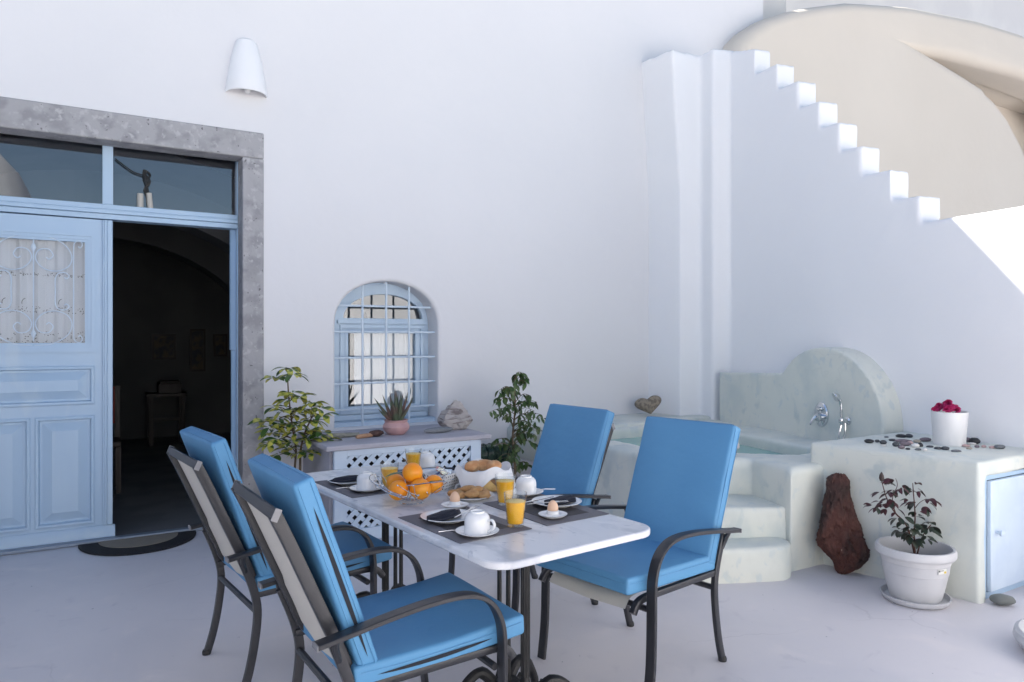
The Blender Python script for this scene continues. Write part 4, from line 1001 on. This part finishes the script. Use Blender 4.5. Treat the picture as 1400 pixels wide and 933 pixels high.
PLATE = mesh('plate', MB().lathe([(.001, .002), (.055, .002), (.06, 0), (.063, .003), (.088, .011), (.101, .015), (.102, .017), (.098, .018), (.07, .010), (.058, .0075), (.001, .0075)], 44), m_china, 50)
SAUC = mesh('saucer', MB().lathe([(.001, .002), (.036, .002), (.038, 0), (.042, .002), (.062, .009), (.075, .015), (.0755, .0165), (.072, .0165), (.05, .009), (.032, .006), (.001, .006)], 40), m_china, 50)
CUP = mesh('cup', MB().lathe([(.043, .0), (.0455, .0), (.0455, .004), (.0445, .030), (.0445, .045), (.041, .058), (.033, .067), (.026, .070), (.025, .075), (.022, .075), (.021, .070), (.001, .069)], 36), m_china, 45)
HAND = mesh('handle', MB().tube(spline([(.043, 0, .045), (.060, 0, .050), (.070, 0, .036), (.064, 0, .020), (.044, 0, .010)], 5), 0, 10, w=.010, h=.0075, axis=(0, 1, 0)), m_china, 50)
SPOON = mesh('spoon', MB().tube([(-.02, 0, .004), (.03, 0, .007), (.075, 0, .004)], 0, 8, w=.005, h=.0016, axis=(0, 1, 0)).lathe([(.001, -.001), (.010, .0), (.011, .002), (.001, .0015)], 14, T=Matrix.Translation((-.034, 0, .004)) @ Matrix.Diagonal((1.5, 1, 1, 1))), m_steel, 50)
def cup_set(x, y, ha, sa, where):
    sc_ = tag(obj('saucer', SAUC, loc=(x, y, TT2)), 'white china saucer ' + where, 'saucer', 'white saucers')
    c = thing('cup', 'white china cup turned upside down ' + where, 'cup', (x, y, TT2 + .0072), R(ha), 'white upturned cups')
    obj('body', CUP, parent=c); obj('handle', HAND, parent=c)
    s_ = obj('spoon', SPOON, loc=(x + .058 * cos(R(sa)), y + .058 * sin(R(sa)), TT2 + .013), rz=R(sa))
    tag(s_, 'small steel spoon on the saucer ' + where, 'spoon', 'coffee spoons')
cup_set(1.150, 2.168, -62, 160, 'nearest the viewer on the near left placemat')
cup_set(1.625, 2.615, 60, -15, 'before the right rear blue chair')
cup_set(1.062, 3.045, -55, 165, 'between the far left plate and the orange bowl')
cup_set(1.515, 3.42, 60, 200, 'at the far right end of the table')

def glass_juice(x, y, lv_, label):
    gset = thing('juice_glass', label, 'glass of juice', (x, y, TT2), 0, 'glasses of orange juice'); gset.scale = (1.1, 1.1, 1.14)
    obj('tumbler', MB().lathe([(.001, .0), (.026, 0), (.0275, .003), (.0385, .105), (.0372, .106), (.0262, .010), (.001, .008)], 36), m_drink, gset)
    ri = lambda z: .0262 + (.0372 - .0262) * (z - .010) / .096 - .0008
    ju = obj('juice', MB().lathe([(.001, .0095), (ri(.0105) - .0005, .0105), (ri(lv_), lv_), (ri(lv_) - .004, lv_ + .0005), (.001, lv_ + .0003)], 32), m_juice, gset)
    obj('foam', MB().lathe([(.001, lv_ + .0012), (ri(lv_) - .002, lv_ + .0010), (ri(lv_) - .0008, lv_ + .0002)], 32), m_foam, ju)
glass_juice(1.322, 2.20, .078, 'glass of orange juice nearest the viewer on the near left placemat')
glass_juice(1.458, 2.507, .084, 'glass of orange juice beside the biscuit plate')
glass_juice(1.155, 3.012, .084, 'glass of orange juice just behind the left side of the orange bowl')
glass_juice(1.405, 3.335, .084, 'glass of orange juice farthest back, in front of the lattice')

def egg(x, y, label):
    tag(obj('egg_cup', MB().lathe([(.001, .002), (.03, .0), (.04, .003), (.054, .012), (.055, .0135), (.050, .013), (.028, .008), (.0225, .012), (.0235, .026), (.0215, .027), (.019, .014), (.001, .01)], 34, T=Matrix.Identity(4)), m_china, loc=(x, y, TT2), smooth=50), 'white egg cup dish ' + label, 'egg cup', 'white egg cups')
    pr = []
    for i in range(15):
        t = pi * i / 14; z = -cos(t); r_ = sin(t) * (1 - .13 * z); pr.append((max(r_ * .0205, 1e-5), .0375 + z * .0265))
    tag(obj('egg', MB().lathe(pr, 22), m_egg, loc=(x, y, TT2), smooth=80), 'brown boiled egg ' + label, 'egg', 'boiled eggs')
egg(1.258, 2.562, 'in front of the biscuit plate, left of the juice glasses')
egg(1.508, 2.235, 'at the near right, in front of the right plate')
egg(1.212, 3.195, 'at the far left behind the upturned cup')

def setting(x, y, rz, where, fork=True):
    tag(obj('plate', PLATE, loc=(x, y, TT2)), 'white china plate ' + where, 'plate', 'white plates')
    nk = MB(); n = 12
    pts = [(-.075, -.02), (-.04, -.045), (.05, -.038), (.085, -.005), (.06, .032), (-.03, .028)]
    nk.prism(pts, .012, .019); nk.prism([(-.06, -.018), (-.03, -.038), (.055, -.03), (.078, 0), (.04, .022), (-.02, .018)], .0195, .0265, top=[(-.05, -.014), (-.02, -.03), (.05, -.022), (.07, .002), (.03, .014), (-.015, .012)])
    nk.prism([(-.055, -.01), (.0, -.03), (.07, -.006), (.03, .016)], .0268, .031, top=[(-.03, -.006), (.0, -.018), (.05, -.004), (.02, .008)])
    o = obj('napkin', nk, m_napkin, loc=(x, y, TT2), rz=rz, bev=.003, smooth=30); o.scale = (1.22, 1.3, 1); tag(o, 'dark navy folded napkin on the plate ' + where, 'napkin', 'navy napkins')
setting(1.152, 2.405, R(200), 'of the near left placemat')
setting(1.635, 2.395, R(10), 'of the near right placemat')
setting(1.053, 3.255, R(185), 'of the far left placemat')
setting(1.50, 3.215, R(10), 'of the far right placemat')
def fork(x, y, z, rz, ry, label):
    f = MB().tube([(-.09, 0, 0), (-.02, 0, .002), (.025, 0, .003)], 0, 8, w=.007, h=.002, axis=(0, 1, 0)).box(.024, .04, -.010, .010, .002, .004)
    for k in range(4): f.box(.04, .075, -.010 + k * .0058, -.0075 + k * .0058, .002, .004)
    o = obj('fork', f, m_steel, loc=(x, y, z)); o.rotation_euler = (0, ry, rz); tag(o, label, 'fork', 'forks')
fork(1.235, 2.405, TT2 + .021, R(30), R(-3), 'steel fork resting on the near left plate beside the egg cup')
fork(1.575, 2.36, TT2 + .021, R(-28), R(-3), 'steel fork resting on the near right plate')
kb = MB().tube([(-.1, 0, 0), (0, 0, 0)], 0, 8, w=.009, h=.004, axis=(0, 1, 0)).prism([(0, -.005), (.09, -.006), (.10, .004), (.0, .005)], -.001, .001)
tag(obj('knife', kb, m_steel, loc=(1.56, 2.425, TT2 + .022), rz=R(12)), 'steel knife resting on the near right plate', 'knife')

# wire bowl of oranges
bowl = thing('wire_bowl', 'round chrome wire bowl with beaded wire ends holding oranges', 'bowl', (1.150, 2.745, TT))
rnd = random.Random(9); BR, BH = .172, .095
def bz(r_): return .010 + BH * (r_ / BR) ** 1.7
wb = MB(); eb = MB()
for k in range(46):
    a = rnd.uniform(0, 2 * pi) if k > 20 else 2 * pi * k / 21; r0 = rnd.uniform(.03, .15); th = rnd.uniform(-1, 1) * .95
    p = V((r0 * cos(a), r0 * sin(a))); d = V((cos(a + th), sin(a + th))); ln = rnd.uniform(.07, .13); pts = []
    for i in range(9):
        q = p + d * (ln * (i / 8 - .5)); q = q if q.length < BR else q * (BR / q.length); pts.append((q.x, q.y, bz(q.length)))
    wb.tube(pts, .0015, 6)
    for e in (pts[0], pts[-1]): eb.ball(e, .0036, 6)
for rr, ph in ((BR, 0), (BR - .012, .4)):
    pass
for k in range(3):
    a0 = 2 * pi * k / 3
    wb.tube([(BR * cos(a0 + t), BR * sin(a0 + t), bz(BR) + .006 * sin(3 * t)) for t in [i * .22 for i in range(8)]], .0024, 6)
wb.tube([(.05 * cos(t), .05 * sin(t), .004) for t in [2 * pi * i / 24 for i in range(25)]], .0024, 6)
wo_ = obj('wires', wb, m_chrome, bowl); wo_['kind'] = 'stuff'
be = obj('bead_ends', eb, m_chrome, bowl); be['kind'] = 'stuff'
def orange(x, y, z, r_, label, leaf=None, stalk=None):
    r_ *= 1.06
    o = thing('orange', label, 'orange', (x, y, z), 0, 'oranges in the wire bowl')
    pr = [(max(r_ * sin(pi * i / 16), 1e-5), -r_ * .96 * cos(pi * i / 16)) for i in range(17)]
    f = obj('fruit', MB().lathe(pr, 26), m_orange, o, smooth=80); f.rotation_euler = (.5, .3, x * 50)
    if leaf:
        for d, s in leaf: l = obj('leaf', LEAFM, parent=o); place(l, V(d).normalized() * r_ * .9, V(d) * .4 + V((d[0], d[1], .1)), s=s)
    if stalk: obj('stalk', MB().tube([V(stalk) * r_ * .9, V(stalk) * (r_ + .016), V(stalk) * (r_ + .025) + V((-.01, 0, .006))], .0018, 6), m_stem, o)
LEAFM = leaf_mesh('leaf', m_leafg, .075, .036, .25, .25)
def bo(a, f, z): p = E_R * a + E_F * f; return (1.150 + p.x, 2.745 + p.y, TT + z)
orange(*bo(-.050, -.035, .058), .039, 'orange at the front left of the wire bowl')
orange(*bo(.040, -.030, .062), .042, 'large orange at the front right of the wire bowl', [((.75, -.1, .5), .9)])
orange(*bo(.088, .03, .070), .037, 'orange at the far right, half hidden in the wire bowl')
orange(*bo(.002, .008, .122), .040, 'topmost orange with a dark leaf and stalk in the wire bowl', [((-.9, .3, -.05), 1.0)], (-.45, .2, .85))
orange(*bo(-.075, .05, .070), .037, 'orange at the back left behind the juice glass')
orange(*bo(.0, .085, .074), .036, 'orange hidden at the back of the wire bowl')

# dotted box of sachets
tin = thing('dotted_box', 'white square box with black dots holding small sachets', 'box', (1.372, 2.925, TT), R(30))
o4 = [(-.062, -.062), (.062, -.062), (.062, .062), (-.062, .062)]; i4 = [(-.040, -.040), (.040, -.040), (.040, .040), (-.040, .040)]
bxm = MB(); 
for k in range(4):
    a, b, c_, d_ = i4[k], i4[(k + 1) % 4], o4[(k + 1) % 4], o4[k]
    bxm.add([(a[0], a[1], .001), (b[0], b[1], .001), (c_[0], c_[1], .075), (d_[0], d_[1], .075), (a[0] * .94, a[1] * .94, .003), (b[0] * .94, b[1] * .94, .003), (c_[0] * .965, c_[1] * .965, .075), (d_[0] * .965, d_[1] * .965, .075)],
            [(0, 1, 2, 3), (7, 6, 5, 4), (3, 2, 6, 7)])
bxm.box(-.040, .040, -.040, .040, .001, .004)
obj('box', bxm, m_china, tin, smooth=0)
db = MB()
for k in range(4):
    T_ = Matrix.Rotation(k * pi / 2, 4, 'Z')
    for i in range(7):
        for j in range(5):
            t = (j + .6) / 5.4; hw_ = (.040 + .022 * t) * .9; x = -hw_ + 2 * hw_ * (i + (.5 if j % 2 else 0.05)) / 6.6
            if abs(x) > hw_: continue
            y = -(.040 + .022 * t) - .0006; z = .001 + .074 * t
            db.add([(x + .0034 * cos(q), y - .0034 * .28 * sin(q), z + .0034 * sin(q)) for q in [pi * m / 3 for m in range(6)]], [(0, 1, 2, 3, 4, 5)], T_)
ob_ = obj('dots', db, m_wire, tin, smooth=0); ob_['kind'] = 'stuff'
SC_COL = [('pale blue', (.30, .48, .68)), ('white', (.75, .75, .74)), ('red and white', (.62, .20, .16)), ('brown', (.32, .20, .13)), ('navy', (.03, .05, .16)), ('cream', (.70, .62, .45)), ('white and blue', (.55, .62, .75)), ('grey', (.35, .36, .40))]
rnd = random.Random(4)
spots = ['at the back', 'at the left edge', 'in the middle', 'on top', 'standing at the right', 'at the front edge', 'at the right edge', 'at the front left']
for k, (nm, cc) in enumerate(SC_COL):
    a = 2 * pi * k / 8; x, y = .028 * cos(a), .028 * sin(a)
    if k in (2, 3): x, y = .01 * (k * 2 - 5), .0
    T_ = Matrix.Rotation(rnd.uniform(-.7, .7), 4, 'X') @ Matrix.Rotation(rnd.uniform(-.6, .6), 4, 'Y') @ Matrix.Rotation(rnd.uniform(0, 3), 4, 'Z')
    sm = MB().prism([(-.028, -.017), (.028, -.017), (.028, .017), (-.028, .017)], 0, .004, T=T_, top=[(-.022, -.013), (.022, -.013), (.022, .013), (-.022, .013)])
    sm.prism([(-.028, -.017), (.028, -.017), (.028, .017), (-.028, .017)], -.0001, -.004, T=T_, top=[(-.022, -.013), (.022, -.013), (.022, .013), (-.022, .013)])
    tag(obj('sachet', sm, M('sachet_' + nm.replace(' ', '_'), cc, .35, tuple(min(1, c * 1.5 + .1) for c in cc), 60), loc=(1.372 + x * cos(R(30)) - y * sin(R(30)), 2.925 + x * sin(R(30)) + y * cos(R(30)), TT + .072 + .004 * (k % 3)), smooth=20),
        nm + ' sachet ' + spots[k] + ' of the dotted box', 'sachet', 'sachets in the dotted box')

# bread basket with white cloth
bk = thing('bread_basket', 'small basket wrapped in a white linen cloth', 'basket', (1.555, 2.865, TT))
obj('basket', MB().lathe([(.001, .001), (.08, .001), (.10, .05), (.096, .05), (.076, .006), (.001, .006)], 28), m_tan, bk)
cl = MB(); na, nr = 72, 16
for i in range(nr + 1):
    t = i / nr
    for j in range(na):
        a = 2 * pi * j / na
        hem = .5 + .5 * cos(4 * a + .7); wv = .010 * sin(9 * a + 2) + .007 * sin(5 * a)
        if t < .45: u = t / .45; r_ = .108 * u * .98; z = .012 + .058 * u ** 2
        elif t < .6: u = (t - .45) / .15; r_ = .106 + .006 * u; z = .070 + (.018 + .022 * hem) * u
        else: u = (t - .6) / .4; r_ = .112 + .016 * u + wv * u * .6; z = .088 + .022 * hem - u * (.050 + .040 * (1 - hem)) + .004 * sin(7 * a)
        cl.v.append((r_ * cos(a), r_ * sin(a) , max(z, .003)))
cl.f = [(i * na + j, i * na + (j + 1) % na, (i + 1) * na + (j + 1) % na, (i + 1) * na + j) for i in range(nr) for j in range(na)]
tag(obj('linen_cloth', cl, m_cloth, loc=(1.555, 2.865, TT), smooth=80), 'white linen cloth draped over the bread basket', 'cloth').scale = (1.08, 1.08, 1.02)
for i, (a, f, rz, lb) in enumerate(((-.05, .0, .4, 'crusty bread roll at the left of the cloth-lined basket'), (.0, .02, -.2, 'crusty bread roll in the middle of the cloth-lined basket'), (.045, -.01, .6, 'crusty bread roll at the right of the cloth-lined basket'))):
    p = E_R * a + E_F * f
    tag(obj('bread_roll', rock(31 + i, .052, .032, .026, .12, 1.3, 3), m_bread, loc=(1.555 + p.x, 2.865 + p.y, TT + .070), rz=rz, smooth=80), lb, 'bread', 'bread rolls in the basket')
p = E_R * .035 + E_F * -.118
to = obj('toast', MB().prism([(-.042, 0), (.045, 0), (-.036, .078)], -.013, .013, 'xz'), m_toast, loc=(1.555 + p.x, 2.865 + p.y, TT + .004), rz=R(-20), bev=.004); to.rotation_euler.x = R(-14)
tag(to, 'golden triangular toast slice leaning on the bread basket', 'toast')
# biscuits
tag(obj('plate', PLATE, loc=(1.393, 2.69, TT + .0006)), 'white china plate piled with biscuits in the table centre', 'plate', 'white plates')
lay = [(-.062, -.01, 0, 20), (-.038, -.045, 0, 75), (-.030, .03, 0, -15), (.01, -.05, .004, 10), (.03, .04, 0, 40), (.062, .0, 0, 100), (.055, -.045, 0, -30), (-.005, .005, .014, 5), (.028, -.018, .016, 60)]
lbs = ['leftmost on the plate', 'at the front left', 'at the back left', 'at the front middle', 'at the back right', 'rightmost on the plate', 'at the front right', 'on top in the middle', 'on top at the right']
for i, (a, f, z, rz) in enumerate(lay):
    p = E_R * a + E_F * f
    tag(obj('biscuit', rock(50 + i, .037, .0215, .0155, .12, 1.4, 3), m_cookie, loc=(1.393 + p.x, 2.69 + p.y, TT + .009 + z), rz=R(rz - 31), smooth=80), 'golden brown oval biscuit ' + lbs[i] + ' of the biscuit plate' if 'plate' not in lbs[i] else 'golden brown oval biscuit ' + lbs[i] + ' of biscuits', 'biscuit', 'biscuits on the plate')
